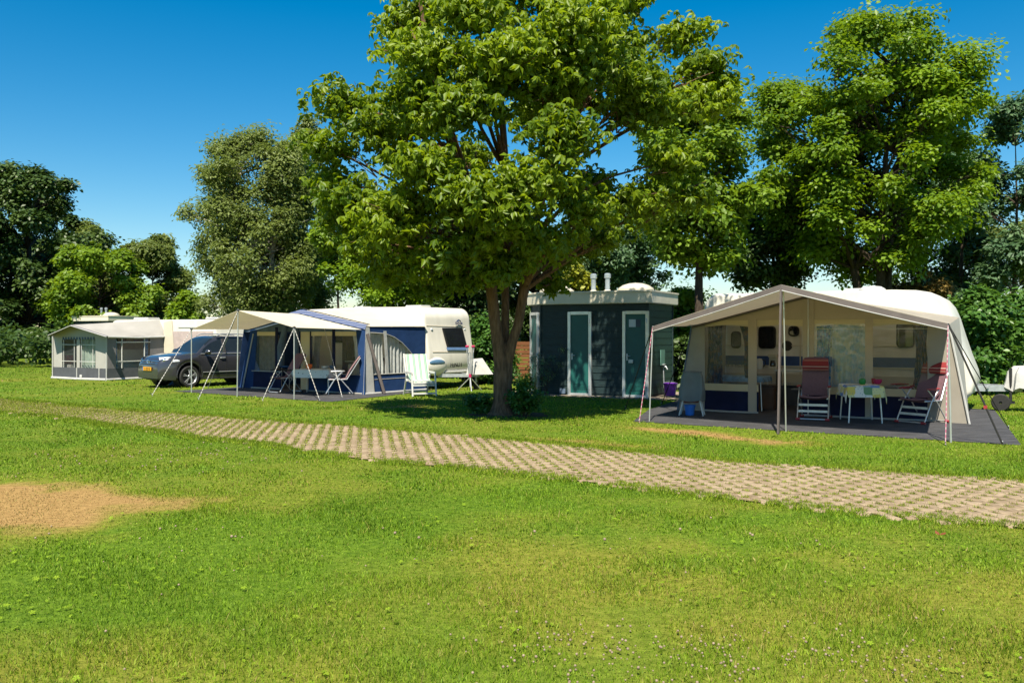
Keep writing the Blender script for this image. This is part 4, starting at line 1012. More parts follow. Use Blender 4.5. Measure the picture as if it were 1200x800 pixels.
# ---------------------------------------------------------------- right (taupe) awning
r = thing('awning', (*FR.o, 0), FR.a, 'taupe and beige awning with open door and porch canopy on the right', 'awning')
F = FR
uLt, uLb, uRt, uRb, ur, ze, zp = -.29, -.58, 4.80, 5.16, 2.2, 1.87, 2.50
def zroof(u): return zp-(zp-ze)*abs(u-ur)/((ur-uLt) if u < ur else (uRt-ur))
us = [uLt, F.U(826), F.U(877), F.U(887), F.U(941), ur, F.U(954), F.U(1014), F.U(1023), F.U(1087), uRt]
b = MB()
zv1 = 1.99
for a, c in zip(us, us[1:]):
    n = 4
    for i in range(n):
        x0, x1 = a+(c-a)*i/n, a+(c-a)*(i+1)/n; za, zb_ = zroof(x0), zroof(x1); l0, l1 = min(zv1, za-.003), min(zv1, zb_-.003)
        b.add([(x0, 0, l0), (x1, 0, l1), (x1, 0, zb_), (x0, 0, za)], [(0, 1, 2, 3)])
b.build('gable', 'beige_fab', r, solid=.006)
b = MB()                                       # plain canvas: end panels and posts
b.add([(uLb, -.12, .0), (F.U(826), 0, .0), (F.U(826), 0, min(zv1, zroof(F.U(826)))), (uLt, 0, ze)], [(0, 1, 2, 3)]); b.build('side_panel', 'greyfab', r, solid=.006)
b = MB(); b.add([(F.U(1087), 0, 0), (uRb, -.10, 0), (uRt, 0, ze), (F.U(1087), 0, min(zv1, zroof(F.U(1087))))], [(0, 1, 2, 3)]); b.build('side_panel', 'roof_fab', r, solid=.006)
for a, c, z0, z1 in ((877, 887, .0, 2.0), (1014, 1023, .0, 2.0)):
    b = MB(); b.box(((F.U(a)+F.U(c))/2, -.012, (z0+z1)/2), (F.U(c)-F.U(a), .02, z1-z0)); b.build('wall_strip', 'beige_fab', r, smooth=False)
for a, c in ((941, 946.5), (948.5, 954)):
    b = MB(); b.box(((F.U(a)+F.U(c))/2, -.014, 1.46), (F.U(c)-F.U(a), .022, 1.9)); b.build('door_flap', 'beige_fab', r, smooth=False)
p = (F.U(947.5), -.04); b = MB(); b.tube([(p[0], p[1], 0), (p[0], p[1], 2.42)], .011, 8); b.build('inner_pole', 'alu', r)
for a, c in ((826, 877), (887, 941), (954, 1014), (1023, 1087)):      # cream valances
    x0, x1 = F.U(a), F.U(c); b = MB()
    b.grid(lambda u, v: (x0+(x1-x0)*u, .012, (1.845+.05*math.sin(math.pi*u)*.8)*(1-v)+min(zv1, zroof(x0+(x1-x0)*u))*v), 10, 2); b.build('valance', 'cream_fab', r, solid=.004)
skirts = ((826, 889), (941, 1087))
for a, c in skirts:
    x0, x1 = F.U(a), F.U(c)
    b = MB(); rect(b, x0, x1, .045, .47, -.008); b.build('skirt', 'navy_fab', r, solid=.006)
    b = MB(); rect(b, x0, x1, .47, .62, -.009); b.build('skirt_band', 'cream_fab', r, solid=.006)
    b = MB(); b.tube([(x0, -.03, .03), ((x0+x1)/2, -.06, .025), (x1, -.03, .03)], .022, 8); b.build('ground_strip', 'lt_grey', r)
for a, c, m in ((826, 877, 'film'), (954, 1014, 'film_dull'), (1023, 1087, 'film')):
    b = MB(); rect(b, F.U(a), F.U(c), .62, 1.90, .006); w_ = b.build('window', m, r, smooth=False)
    if a != 826:
        bb = MB(); bb.box(((F.U(a)+F.U(c))/2, .02, 1.80), (F.U(c)-F.U(a), .006, .012)); bb.build('window_rod', 'white', w_)
# curtains
M['blue_floral'] = floral('blue_floral_curtain', (.035, .055, .10), [(.05, .10, .22), (.13, .14, .15), (.02, .04, .09), (.18, .12, .09)], 11)
M['bright_floral'] = floral('bright_blue_curtain', (.03, .22, .50), [(.10, .36, .62), (.01, .07, .28), (.34, .44, .48)], 14)
M['pale_curtain'] = floral('pale_curtain', (.34, .48, .56), [(.54, .58, .54), (.18, .38, .55), (.56, .58, .50)], 7, .4)
curtain(r, (F.U(827), .14), (F.U(845), .14), .62, 1.9, 'blue_floral', 4, .03, .1)
curtain(r, (F.U(864), .14), (F.U(877), .14), .75, 1.9, 'blue_floral', 3, .03, .55, .12)
curtain(r, (F.U(955), .12), (F.U(975), .12), .62, 1.92, 'bright_floral', 4, .03, .2, -.05)
curtain(r, (F.U(973), .15), (F.U(1013), .15), .62, 1.92, 'pale_curtain', 6, .02, .0)
curtain(r, (F.U(1068), .12), (F.U(1087), .12), .62, 1.92, 'blue_floral', 4, .03, .35, .05)
# canopy in front, roof behind, both sagging a little
Lp, Cp, Rp = F.g(761, 494), F.g(912, 508.5), F.g(1116, 518.5)
zL, zC, zR = 1.84, 2.53, 1.86
Lt, Ct, Rt = Vector((Lp[0]+.06, Lp[1]+.02, zL)), Vector((Cp[0]+.05, Cp[1], zC)), Vector((Rp[0]-.06, Rp[1], zR))
gp, gl, gr = Vector((ur, 0, zp+.004)), Vector((uLt, 0, ze+.004)), Vector((uRt, 0, ze+.004))
b = MB(); b.patch(Lt, Ct, gp, gl, 10, 8, .05); b.patch(Ct, Rt, gr, gp, 10, 8, .05); b.build('canopy', 'roof_fab', r, solid=.006)
def trim(a, c, name='canopy_trim', drop=.10):
    b = MB(); n = 12; a, c = Vector(a), Vector(c)
    P = [a.lerp(c, i/n)+Vector((0, -.012, -.012*math.sin(i/n*math.pi))) for i in range(n+1)]
    for i in range(n):
        b.add([P[i], P[i+1], P[i+1]-Vector((0, .0, drop)), P[i]-Vector((0, .0, drop))], [(0, 1, 2, 3)])
    t = b.build(name, 'brown_fab', r, solid=.005)
    b = MB(); b.tube([p+Vector((0, -.014, -drop*.96)) for p in P], .009, 6); b.build('piping', 'white_fab', t)
trim(Lt, Ct); trim(Ct, Rt)
b = MB()
for a, c in ((gl, gp), (gp, gr)): b.tube([Vector(a)+Vector((0, -.03, -.035)), Vector(c)+Vector((0, -.03, -.035))], .026, 6)
b.build('roof_seam', 'brown_fab', r)
bk = [Vector((uLt, 2.49, 2.05)), Vector((ur, 2.49, 2.50)), Vector((uRt, 2.49, 2.05))]
b = MB(); b.patch(gl, gp, bk[1], bk[0], 8, 8, .03); b.patch(gp, gr, bk[2], bk[1], 8, 8, .03); b.build('roof', 'roof_fab', r, solid=.006)
for s, (ut, ub) in (('l', (uLt, uLb)), ('r', (uRt, uRb))):
    b = MB(); b.add([(ub, -.11, 0), (ut, 0, ze), (ut, 2.48, 2.05), (ut+(.05 if s == 'r' else -.05), 2.48, 0)], [(0, 1, 2, 3)]); b.build('side_wall', 'lt_grey' if s == 'r' else 'greyfab', r, solid=.006)
    b = MB(); b.tube([(ub, -.13, 0), (ut, -.02, ze)], .02, 6); b.build('edge_piping', 'white_fab' if s == 'r' else 'blue_grey', r)
# poles
b = MB(); b.tube([(Lp[0], Lp[1], 0), Lt-Vector((0, 0, .02))], .013, 8); b.build('pole', 'alu', r)
b = MB(); b.tube([(Rp[0]-.02, Rp[1], 0), Rt-Vector((0, 0, .02))], .016, 8); b.build('pole', 'alu', r)
b = MB(); b.bar((Cp[0], Cp[1], 0), Ct-Vector((0, 0, .05)), .085, .03); b.build('pole_sleeve', 'brown_fab', r, bevel=.008)
p = F.g(921, 505.5); b = MB(); b.tube([(p[0], p[1], 0), (p[0]+.02, p[1]-.25, 2.46)], .012, 8); b.build('pole', 'alu', r)
b = MB(); b.tube([(p[0]+.02, p[1]-.25, 2.45), Vector(gp)-Vector((0, 0, .05))], .012, 6); b.tube([Lt, Lt.lerp(gl, 1)], .012, 6); b.tube([Rt, gr], .012, 6); b.build('roof_bar', 'alu', r)
# ropes
for src, gpx, rad, m in ((Lt, (733, 479.5), .010, 'rope_black'), (Lt, (749, 496), .0075, 'rope_pink'), (Vector((uLt, 0, ze)), (775, 475), .010, 'rope_black'), (Rt, (1108, 522), .008, 'rope_pink'),
                         (Rt, (1175, 522), .016, 'rope_black'), (Rt, (1182, 503), .008, 'rope_black')):
    g_ = F.g(*gpx); rope(r, src, (g_[0], g_[1], .02), rad, m); peg(r, (g_[0], g_[1], 0))
g_ = F.g(1175, 522); m_ = Vector(Rt).lerp(Vector((g_[0], g_[1], 0)), .69); b = MB(); b.box(m_, (.05, .03, .05)); b.build('rope_slider', 'red_plastic', r, smooth=False)

# ---------------------------------------------------------------- blue awning
r = thing('awning', (*FB.o, 0), FB.a, 'blue awning with cream porch canopy on three poles beside the white caravan', 'awning')
F = FB
wL, ur, ze, zp = -5.4, -2.72, 1.90, 2.38
def zroof(u): return zp-(zp-ze)*abs(u-ur)/abs(ur)
b = MB()
for i in range(16):
    x0, x1 = wL+i*5.4/16, wL+(i+1)*5.4/16
    b.add([(x0, 0, min(1.76, zroof(x0)-.003)), (x1, 0, min(1.76, zroof(x1)-.003)), (x1, 0, zroof(x1)), (x0, 0, zroof(x0))], [(0, 1, 2, 3)])
b.build('gable', 'blue_grey', r, solid=.006)
# corner bands
b = MB(); b.add([(F.U(284.5), -.12, 0), (F.U(297), -.02, 0), (F.U(302), 0, 1.8), (F.U(294), 0, ze)], [(0, 1, 2, 3)]); b.build('corner_band', 'blue_fab', r, solid=.008)
b = MB(); b.tube([(F.U(288.5), -.14, 0), (F.U(297.5), -.02, 1.7)], .022, 6); b.build('edge_piping', 'white_fab', r)
b = MB(); b.add([(F.U(428.2), -.12, 0), (F.U(431.5), -.12, 0), (.0, -.02, ze), (F.U(417.5), -.02, ze)], [(0, 1, 2, 3)]); b.build('corner_band', 'blue_fab', r, solid=.008)
def vstrip(px0, px1, z0, z1, m, v=-.01, name='wall_strip'):
    b = MB(); b.box(((F.U(px0)+F.U(px1))/2, v, (z0+z1)/2), (F.U(px1)-F.U(px0), .02, z1-z0)); return b.build(name, m, r, smooth=False)
vstrip(323, 326, .0, 1.9, 'navy_fab'); vstrip(389.8, 393, .0, 1.9, 'navy_fab'); vstrip(352, 362.5, .05, 1.8, 'cream_fab', .02, 'door_flap'); vstrip(362.5, 365, 0, 1.8, 'navy_fab', .03)
for px0, px1 in ((298, 323), (365, 389.8), (393, 417.5)):
    x0, x1 = F.U(px0), F.U(px1)
    b = MB(); rect(b, x0, x1, .55, 1.64, .0); b.build('window', 'film', r, smooth=False)
    b = MB(); rect(b, x0, x1, 1.64, 1.76, -.004); b.build('valance', 'cream_fab', r, solid=.005)
for px0, px1 in ((296, 330), (362, 429)):
    x0, x1 = F.U(px0), F.U(px1)
    b = MB(); rect(b, x0, x1, .05, .54, -.02); b.build('skirt', 'blue_fab' if px0 > 300 else 'navy_fab', r, solid=.006)
    b = MB(); b.tube([(x0, -.03, .55), (x1, -.03, .55)], .014, 6); b.tube([(x0, -.05, .03), (x1, -.05, .03)], .022, 6); b.build('skirt_trim', 'lt_grey', r)
# rolled back door flap, slanting
b = MB(); b.tube([(F.U(331), -.06, .75), (F.U(331.5), -.07, 1.3), (F.U(336), -.05, 1.95)], [.10, .12, .07], 9); b.build('door_flap', 'blue_grey', r)
b = MB(); b.tube([(F.U(349), -.04, .7), (F.U(349), -.04, 1.9)], [.07, .06], 9); b.build('door_flap', 'blue_grey', r)
M['smoke_curtain'] = mat('smoky_net_curtain', (.20, .19, .20), .9, .3, 7, trans=.35)
M['net_curtain'] = mat('white_net_curtain', (.60, .60, .58), .9, .2, 6, trans=.35)
curtain(r, (F.U(299), .15), (F.U(322), .15), .56, 1.66, 'smoke_curtain', 6, .035)
curtain(r, (F.U(365), .12), (F.U(373), .12), .56, 1.66, 'smoke_curtain', 3, .03, .3, -.15)
curtain(r, (F.U(409), .12), (F.U(419), .12), .56, 1.68, 'net_curtain', 3, .03, .3, .15)
curtain(r, (F.U(338), 2.2), (F.U(352), 2.2), .3, 2.0, mat('brown_curtain', (.10, .075, .065), .9), 5, .03)
b = MB(); b.add([(wL-.25, -.10, 0), (wL, 0, ze), (wL, 2.48, ze+.02), (wL-.1, 2.48, 0)], [(0, 1, 2, 3)]); b.build('side_wall', 'blue_fab', r, solid=.006)
# right side wall with its arched curtain window
sp = [F.pu(px, py, 0) for px, py in ((431, 389.5), (441, 390), (452, 391), (462, 395), (471, 401.5), (479, 410), (485, 417.5))]
arcp = [(0, p.y, p.z) for p in sp]; ybk = 2.47
b = MB(); top = [(0, .0, ze), (0, ybk, ze)]
zsk = F.pu(455, 437.8, 0).z; yend = arcp[-1][1]
b.add([(0, .02, ze)] + arcp + [(0, yend, zsk), (0, ybk, zsk), (0, ybk, ze)], [tuple(range(len(arcp)+4))]); b.build('side_wall', 'blue_fab', r, solid=.006)
b = MB(); b.add([(0, .03, zsk)] + [(0, yend, zsk)] + arcp[::-1] + [(0, .02, arcp[0][2])], [tuple(range(len(arcp)+3))]); b.build('window', 'film', r, smooth=False)
b = MB(); b.tube(arcp, .016, 6); b.tube([(0.012, .03, zsk), (.012, ybk, zsk)], .014, 6); b.tube([(0.014, .03, zsk-.14), (.014, ybk, zsk-.14)], .008, 6); b.build('window_trim', 'lt_grey', r)
b = MB(); b.add([(.03, -.05, .04), (.03, ybk, .04), (0, ybk, zsk), (0, .0, zsk)], [(0, 1, 2, 3)]); b.build('skirt', 'blue_fab', r, solid=.006)
b = MB(); b.tube([(.06, -.1, .03), (.06, ybk, .03)], .03, 6); b.build('ground_strip', 'white_fab', r)
b = MB(); b.add([(.012, F.pu(452, 400, 0).y, zsk), (.012, F.pu(455.5, 400, 0).y, zsk), (.012, F.pu(452.5, 400, 0).y, 1.78), (.012, F.pu(449, 400, 0).y, 1.78)], [(0, 1, 2, 3)]); b.build('wall_strip', 'white_fab', r, solid=.006)
curtain(r, (-.10, .15), (-.10, F.pu(451, 400).y), .5, 1.80, 'net_curtain', 5, .035, .12)
curtain(r, (-.10, F.pu(455, 400).y), (-.10, F.pu(472, 400).y), .5, 1.75, 'net_curtain', 4, .035, .1)
curtain(r, (-.10, F.pu(470, 400).y), (-.10, F.pu(486, 400).y), .5, 1.40, 'net_curtain', 4, .035, .1)
b = MB(); p0, p1 = F.pu(430.5, 391, .06), F.pu(450.5, 461, .35); b.tube([p0, p1], .045, 8); b.build('storm_strap', 'brown_fab', r)
b = MB(); b.add([(.03, -.14, 0), (.06, .28, 0), (.015, .12, ze-.03), (.012, -.02, ze)], [(0, 1, 2, 3)]); b.build('corner_band', 'white_fab', r, solid=.006)
# roof: cream slopes from the ridge down to level eaves
gp, gl, gr = Vector((ur, 0, zp)), Vector((wL, 0, ze)), Vector((.02, 0, ze))
bk = [Vector((wL, 2.5, ze+.02)), Vector((ur, 2.5, zp+.14)), Vector((.04, 2.5, ze+.02))]
b = MB(); b.patch(gl, gp, bk[1], bk[0], 8, 8, .03); b.patch(gp, gr, bk[2], bk[1], 8, 8, .05); b.build('roof', 'cream_roof', r, solid=.006)
M['blue_white'] = stripes('blue_white_trim', [(0, (.045, .07, .17)), (.5, (.30, .32, .38)), (.72, (.045, .07, .17))], 20, 2)
b = MB()
for a, c in ((gl, gp), (gp, gr)):
    a, c = Vector(a), Vector(c); b.add([a+Vector((0, -.05, -.08)), c+Vector((0, -.05, -.08)), c+Vector((0, .0, .035)), a+Vector((0, .0, .035))], [(0, 1, 2, 3)]); b.add([a+Vector((0, .0, .035)), c+Vector((0, .0, .035)), c+Vector((0, .08, .04)), a+Vector((0, .08, .04))], [(0, 1, 2, 3)])
b.build('roof_trim', 'blue_white', r, solid=.006)
b = MB(); b.tube([gp+Vector((0, .12, .06)), gr+Vector((0, .12, .06))], .014, 6); b.build('roof_seam', 'black', r)
Lp, Cp, Rp = F.g(224.4, 460), F.g(278, 464.6), F.g(344.7, 468)
Lt, Ct, Rt = Vector((Lp[0], Lp[1], 1.83)), Vector((Cp[0]+.04, Cp[1], 2.33)), Vector((Rp[0], Rp[1], 1.86))
g2l, g2r = Vector((wL+.3, -.05, ze-.06)), Vector((-.12, -.055, ze-.085)); g2p = gp+Vector((0, -.06, -.10))
b = MB(); b.patch(Lt, Ct, g2p, g2l, 10, 8, .06); b.patch(Ct, Rt, g2r, g2p, 10, 8, .08); b.build('canopy', 'cream_roof', r, solid=.006)
for p, t in ((Lp, Lt), (Cp, Ct), (Rp, Rt)):
    b = MB(); b.tube([(p[0], p[1], 0), t+Vector((0, 0, .04))], .016, 8); po = b.build('pole', 'alu', r)
    b = MB(); b.box(t+Vector((0, 0, .005)), (.07, .07, .05)); b.build('pole_cap', 'slate', po, bevel=.01)
for src, gpx in ((Lt, (178, 464)), (Ct, (232.5, 468.5)), (Ct, (244, 455)), (Rt, (307.5, 470)), (Rt, (374.5, 469.5)), (Vector((F.U(383), -.1, 1.86)), (401, 466))):
    g_ = F.g(*gpx); rope(r, src, (g_[0], g_[1], .02), .0095); peg(r, (g_[0], g_[1], 0))

# ---------------------------------------------------------------- grey awning far left
r = thing('awning', (*FC.o, 0), FC.a, 'grey awning with pale roof and dark skirting at the far left', 'awning')
F = FC
uL = F.U(62.5); ze = F.pv(125, 394, 0).z; pk = F.pv(84, 380.6, 0); uR = 0
def zroof(u): return ze+(pk.z-ze)*(1-abs(u-pk.x)/((pk.x-uL) if u < pk.x else -pk.x))
zsk = F.pv(100, 431, 0).z
xs = [F.U(v) for v in (62.5, 73, 90, 93.5, 112, 126)]
zw = F.pv(90, 397, 0).z
b = MB()
for i in range(12):
    x0, x1 = uL*(1-i/12), uL*(1-(i+1)/12); b.add([(x0, 0, min(zw, zroof(x0)-.003)), (x1, 0, min(zw, zroof(x1)-.003)), (x1, 0, zroof(x1)), (x0, 0, zroof(x0))], [(0, 1, 2, 3)])
b.build('gable', 'lt_grey', r, solid=.006)
for a, c in ((0, 1), (2, 3), (4, 5)):
    b = MB(); rect(b, xs[a], xs[c], zsk, zw-.002); b.build('wall_strip', 'lt_grey', r, solid=.006)
for a, c in ((1, 2), (3, 4)):
    b = MB(); rect(b, xs[a], xs[c], zsk, zw-.002, .004); w_ = b.build('window', 'film', r, smooth=False)
    b = MB()
    for t in (.12, .85): b.bar((xs[a]+(xs[c]-xs[a])*t, -.01, zsk), (xs[a]+(xs[c]-xs[a])*t, -.01, zw), .02, .015)
    for t in (.22, .8): b.bar((xs[a], -.012, zsk+(zw-zsk)*t), (xs[c], -.012, zsk+(zw-zsk)*t), .015, .02)
    b.build('window_bars', 'white', w_, smooth=False)
b = MB(); n = 12
for i in range(n):                               # scalloped blue edging
    x = xs[1]+(xs[4]-xs[1])*(i+.5)/n; b.box((x, -.02, zw+.02), (.07, .01, .10))
b.build('scallop_trim', 'blue_grey', r, smooth=False)
b = MB(); rect(b, uL, 0, .03, zsk, -.006); rect_ = b.build('skirt', 'slate', r, solid=.006)
for u in (uL, xs[2]+.05, xs[4]+.25, -.02):
    b = MB(); b.tube([(u, -.03, 0), (u, -.03, zsk if u not in (uL, -.02) else ze)], .022, 6); b.build('edge_piping', 'white_fab', r)
b = MB(); b.tube([(uL, -.06, .04), (uL/2, -.10, .03), (0, -.06, .04)], .05, 7); b.tube([(0, -.06, .04), (.05, 2.45, .04)], .045, 7); b.build('ground_strip', 'white_fab', r)
p = F.pv(95, 440.5, -.02); b = MB(); b.box((p.x, -.03, p.z), (.13, .03, .1)); b.build('vent_flap', 'white', r, bevel=.01)
# side wall (u = 0)
def Y_(px): return F.pu(px, 400, 0).y
yb = 2.48; ys = [0, Y_(136), Y_(176), yb]
for a, c in ((0, 1), (2, 3)): b = MB(); b.add([(0, ys[a], zsk), (0, ys[c], zsk), (0, ys[c], ze), (0, ys[a], ze)], [(0, 1, 2, 3)]); b.build('side_wall', 'mid_grey', r, solid=.006)
b = MB(); b.add([(.0, ys[1], zsk), (0, ys[2], zsk), (0, ys[2], ze-.02), (0, ys[1], ze-.02)], [(0, 1, 2, 3)]); w_ = b.build('window', 'film', r, smooth=False)
b = MB()
for t in (.16, .82): b.bar((.01, ys[1]+(ys[2]-ys[1])*t, zsk), (.01, ys[1]+(ys[2]-ys[1])*t, ze), .035, .02)
b.bar((.012, ys[1], zsk+.95), (.012, ys[2], zsk+.95), .02, .035); b.bar((.012, ys[1], zsk+.25), (.012, ys[2], zsk+.25), .02, .035); b.build('window_bars', 'white', w_, smooth=False)
b = MB(); b.add([(.01, 0, .03), (.01, yb, .03), (.002, yb, zsk), (.002, 0, zsk)], [(0, 1, 2, 3)]); b.build('skirt', 'slate', r, solid=.006)
curtain(r, (-.1, ys[2]-.2), (-.1, ys[2]), zsk, ze-.05, 'bright_floral', 2, .03)
curtain(r, (-.1, ys[1]), (-.1, ys[1]+.12), zsk, ze-.05, 'bright_floral', 2, .03)
curtain(r, (xs[3], .12), (xs[4]-.05, .12), zsk, zw, mat('pale_green_curtain', (.30, .36, .30), .9, .2, 6, trans=.3), 5, .03)
b = MB(); b.add([(uL, 0, .03), (uL, 0, ze), (uL, 2.48, ze+.2), (uL, 2.48, .03)], [(0, 1, 2, 3)]); b.build('side_wall', 'mid_grey', r, solid=.006)
# roof, hood over the gable, side curtain towards the caravan
bkp = F.pv(150, 371.5, 2.5); bkr = F.pv(187, 375, 2.5)
gp, gl, gr = Vector((pk.x, 0, pk.z)), Vector((uL, 0, ze)), Vector((.03, 0, ze))
b = MB(); b.patch(gp, gr, (.03, 2.5, ze), (bkr.x, 2.5, bkr.z), 10, 10, .04); b.patch(gl, gp, (bkr.x, 2.5, bkr.z), (uL, 2.5, ze+.2), 8, 8, .03); b.build('roof', 'grey_roof', r, solid=.006)
hl, hp, hr = F.pv(56, 393, -.45), F.pv(82.5, 381.5, -.45), F.pv(124.5, 394.5, -.45)
b = MB(); b.patch(hl, hp, gp+Vector((0, 0, .01)), gl+Vector((0, 0, .01)), 6, 4); b.patch(hp, hr, gr+Vector((0, 0, .01)), gp+Vector((0, 0, .01)), 6, 4); b.build('hood', 'mid_grey', r, solid=.006)
b = MB(); b.tube([hl, hp, hr], .014, 6); b.build('hood_piping', 'white_fab', r)
b = MB(); b.tube([(.05, 0, ze-.02), (.06, 1.2, ze-.05), (.05, 2.5, ze-.02)], .04, 7); b.build('eave_strip', 'white_fab', r)
b = MB(); b.add([(.05, 2.40, .03), (.62, 2.47, .03), (.40, 2.47, bkr.z), (.02, 2.40, bkr.z-.1)], [(0, 1, 2, 3)]); b.build('side_curtain', 'cream_roof', r, solid=.006)
# ================================================================== the car
def build_car():
    TH = R(230); f = (math.cos(TH), math.sin(TH)); l = (-math.sin(TH), math.cos(TH))
    wx, wy = G(221.5, 453.8)
    ox, oy = wx-1.30*f[0]-.82*l[0], wy-1.30*f[1]-.82*l[1]
    r = thing('car', (ox, oy, 0), TH, 'dark grey SUV with yellow number plate parked between the grey and blue awnings', 'car')
    XF, XR, RW = 1.30, -1.30, .345
    sm = lambda a, b, t: max(0, min(1, (t-a)/(b-a)))
    def hw(x):
        k = 1-.30*sm(1.55, 2.23, x)**2.4-.22*sm(-1.6, -2.18, x)**2.6
        fl = .022*math.exp(-((x-XF)/.42)**4)+.022*math.exp(-((x-XR)/.42)**4)
        return .880*k+fl
    def zmid(x): return float(np.interp(x, [-2.2, -2.12, -1.9, .9, 1.1, 1.5, 1.85, 2.03, 2.13, 2.2, 2.235], [.85, 1.0, 1.06, 1.06, 1.09, 1.06, 1.00, .945, .88, .80, .72]))
    def zbot(x):
        z = .25 + .05*sm(1.9, 2.2, x)
        for c in (XF, XR):
            d = abs(x-c)
            if d < .43: z = max(z, RW+.035+math.sqrt(.43*.43-d*d)*.98)
        return z
    xs = list(np.linspace(-2.2, 2.0, 120)) + [2.05, 2.10, 2.14, 2.18, 2.21, 2.235]
    b = MB(); rows = []
    for x in xs:
        w, zb, zm = hw(x), zbot(x), zmid(x)
        zs = zm-.10
        side = [(w*.955, zb), (w*.985, zb+(zs-zb)*.18), (w*.995, zb+(zs-zb)*.42), (w*1.0, zb+(zs-zb)*.62), (w*.985, zb+(zs-zb)*.8), (w*.97, zs), (w*.935, zm-.035), (w*.86, zm-.008), (w*.55, zm+.012), (0, zm+.018)]
        rows.append([(x, y, z) for y, z in side] + [(x, -y, z) for y, z in side[-2::-1]])
    n = len(rows[0]); vs = [p for q in rows for p in q]
    fs = [(i*n+j, i*n+j+1, (i+1)*n+j+1, (i+1)*n+j) for i in range(len(rows)-1) for j in range(n-1)]
    fs += [tuple(range(n)), tuple((len(rows)-1)*n+j for j in range(n-1, -1, -1))]
    b.add(vs, fs); body = b.build('body', 'car', r)
    # cabin, split by zone into roof shell and panes
    zt = lambda x: float(np.interp(x, [-2.06, -1.92, -1.7, -1.3, -.6, 0, .25, .42, .6, .8, 1.0, 1.1], [1.06, 1.22, 1.47, 1.585, 1.635, 1.64, 1.62, 1.55, 1.43, 1.27, 1.12, 1.075]))
    cx = sorted(set([round(v, 3) for v in np.linspace(-2.06, 1.1, 60)] + [-1.62, -1.12, -1.02, -.05, .05, .88, .34]))
    parts = {}
    def zone(x, y, z, k):
        belt = zmid(x)
        if k in ('roof',):
            if .36 < x < 1.03 and abs(y) < .66: return 'windscreen'
            if x < -1.66 and z > 1.16 and abs(y) < .60: return 'rear_window'
            return 'cabin'
        top = zt(x)-.10
        if z < belt+.02 or z > top: return 'cabin'
        if .05 < x < .84: return 'front_side_window'
        if -1.02 < x < -.05: return 'rear_side_window'
        if -1.62 < x < -1.12: return 'quarter_window'
        return 'cabin'
    grid = []
    for x in cx:
        top, bl = zt(x), zmid(x)-.03; wb = hw(x)*.93 if x > -1.6 else hw(x)*.93
        row = []; zz = np.linspace(0, 1, 7)
        for t in zz:
            z = bl+(max(top-.055, bl+.004)-bl)*t; y = wb-.27*max(0, (z-bl))/.58
            row.append((y, z))
        ye = row[-1][0]
        row += [(ye*.94, max(top-.015, bl+.006)), (ye*.55, max(top+.004, bl+.008)), (0, max(top+.012, bl+.009))]
        row = [(x, y, z) for y, z in row] + [(x, -y, z) for y, z in row[-2::-1]]; grid.append(row)
    n = len(grid[0])
    for i in range(len(grid)-1):
        for j in range(n-1):
            q = [grid[i][j], grid[i][j+1], grid[i+1][j+1], grid[i+1][j]]
            c = np.mean(np.array(q), 0); kind = 'roof' if 6 <= j < n-7 else 'side'
            zo = zone(*c, kind); key = zo if zo in ('cabin', 'windscreen', 'rear_window') else (zo, c[1] > 0)
            parts.setdefault(key, MB()).add(q, [(0, 1, 2, 3)])
    cab = parts.pop('cabin').build('cabin', 'car', r)
    M['car_glass'] = mat('car_glass', (.012, .016, .018), .03, .2, 2, spec=.45)
    for key, b in parts.items():
        nm = key if isinstance(key, str) else key[0]
        b.build(nm, 'car_glass', r)
    # pillars between the side windows in black
    for s in (1, -1):
        for xx, wd in ((0.0, .05), (-1.07, .05)):
            b = MB(); z0, z1 = zmid(xx), zt(xx)-.1; y0 = hw(xx)*.93-.01; b.bar((xx, s*(y0+.006), z0), (xx-.02, s*(y0-.27*(z1-z0)/.58+.0), z1), .025, .11); b.build('door_pillar', 'black', r)
        b = MB(); pts = [(x, s*(hw(x)*.945), zmid(x)+.0) for x in np.linspace(.9, -1.6, 14)]; b.tube(pts, .011, 6); b.build('waist_trim', 'silver', r)
        # roof rail
        b = MB(); pts = [(x, s*.61, zt(x)+(.055 if -1.3 < x < .1 else .0)) for x in np.linspace(.2, -1.45, 14)]; b.tube(pts, .018, 7); b.build('roof_rail', 'silver', r)
        # door seams
        for xx in (.98, .0, -1.0):
            b = MB(); b.tube([(xx-(.12 if xx == -1.0 and k > .5 else 0), s*(hw(xx)*(.972 if k > .85 else .999)), .36+(zmid(xx)-.40)*k) for k in (0, .3, .55, .75, .9, 1)], .006, 5); b.build('door_seam', 'black', r)
        for xx in (.12, -.88):
            b = MB(); b.tube([(xx+.11, s*(hw(xx)*.975), .915), (xx+.08, s*(hw(xx)*.975+.035), .92), (xx-.06, s*(hw(xx)*.975+.035), .925), (xx-.09, s*(hw(xx)*.975), .925)], .016, 7); b.build('door_handle', 'silver', r)
        b = MB(); b.sphere((.74, s*1.01, 1.12), (.09, .13, .085)); b.tube([(.74, s*.84, 1.06), (.74, s*.97, 1.08)], .028, 8); b.build('wing_mirror', 'car', r)
        b = MB(); b.sphere((.725, s*1.01, 1.125), (.085, .115, .07)); b.build('mirror_glass', 'chrome', r)
        # head and tail lamps, fog lamps
        b = MB()
        def hl(u, v):
            x = 1.60+.52*u; y = hw(x)*(.985-.16*u**3) - (.0 if u < .6 else .12*(u-.6)); z = .80+.035*(1-u)+(.055+.12*min(1, .35+u))*v*.95
            y -= .05*v*v
            return (x+.012+.0*v, s*(y+.006), z)
        b.grid(hl, 14, 5); lampo = b.build('headlight', 'lamp', r)
        b = MB(); b.sphere((2.04, s*.66, .87), (.07, .07, .06)); b.build('lens', 'chrome', lampo)
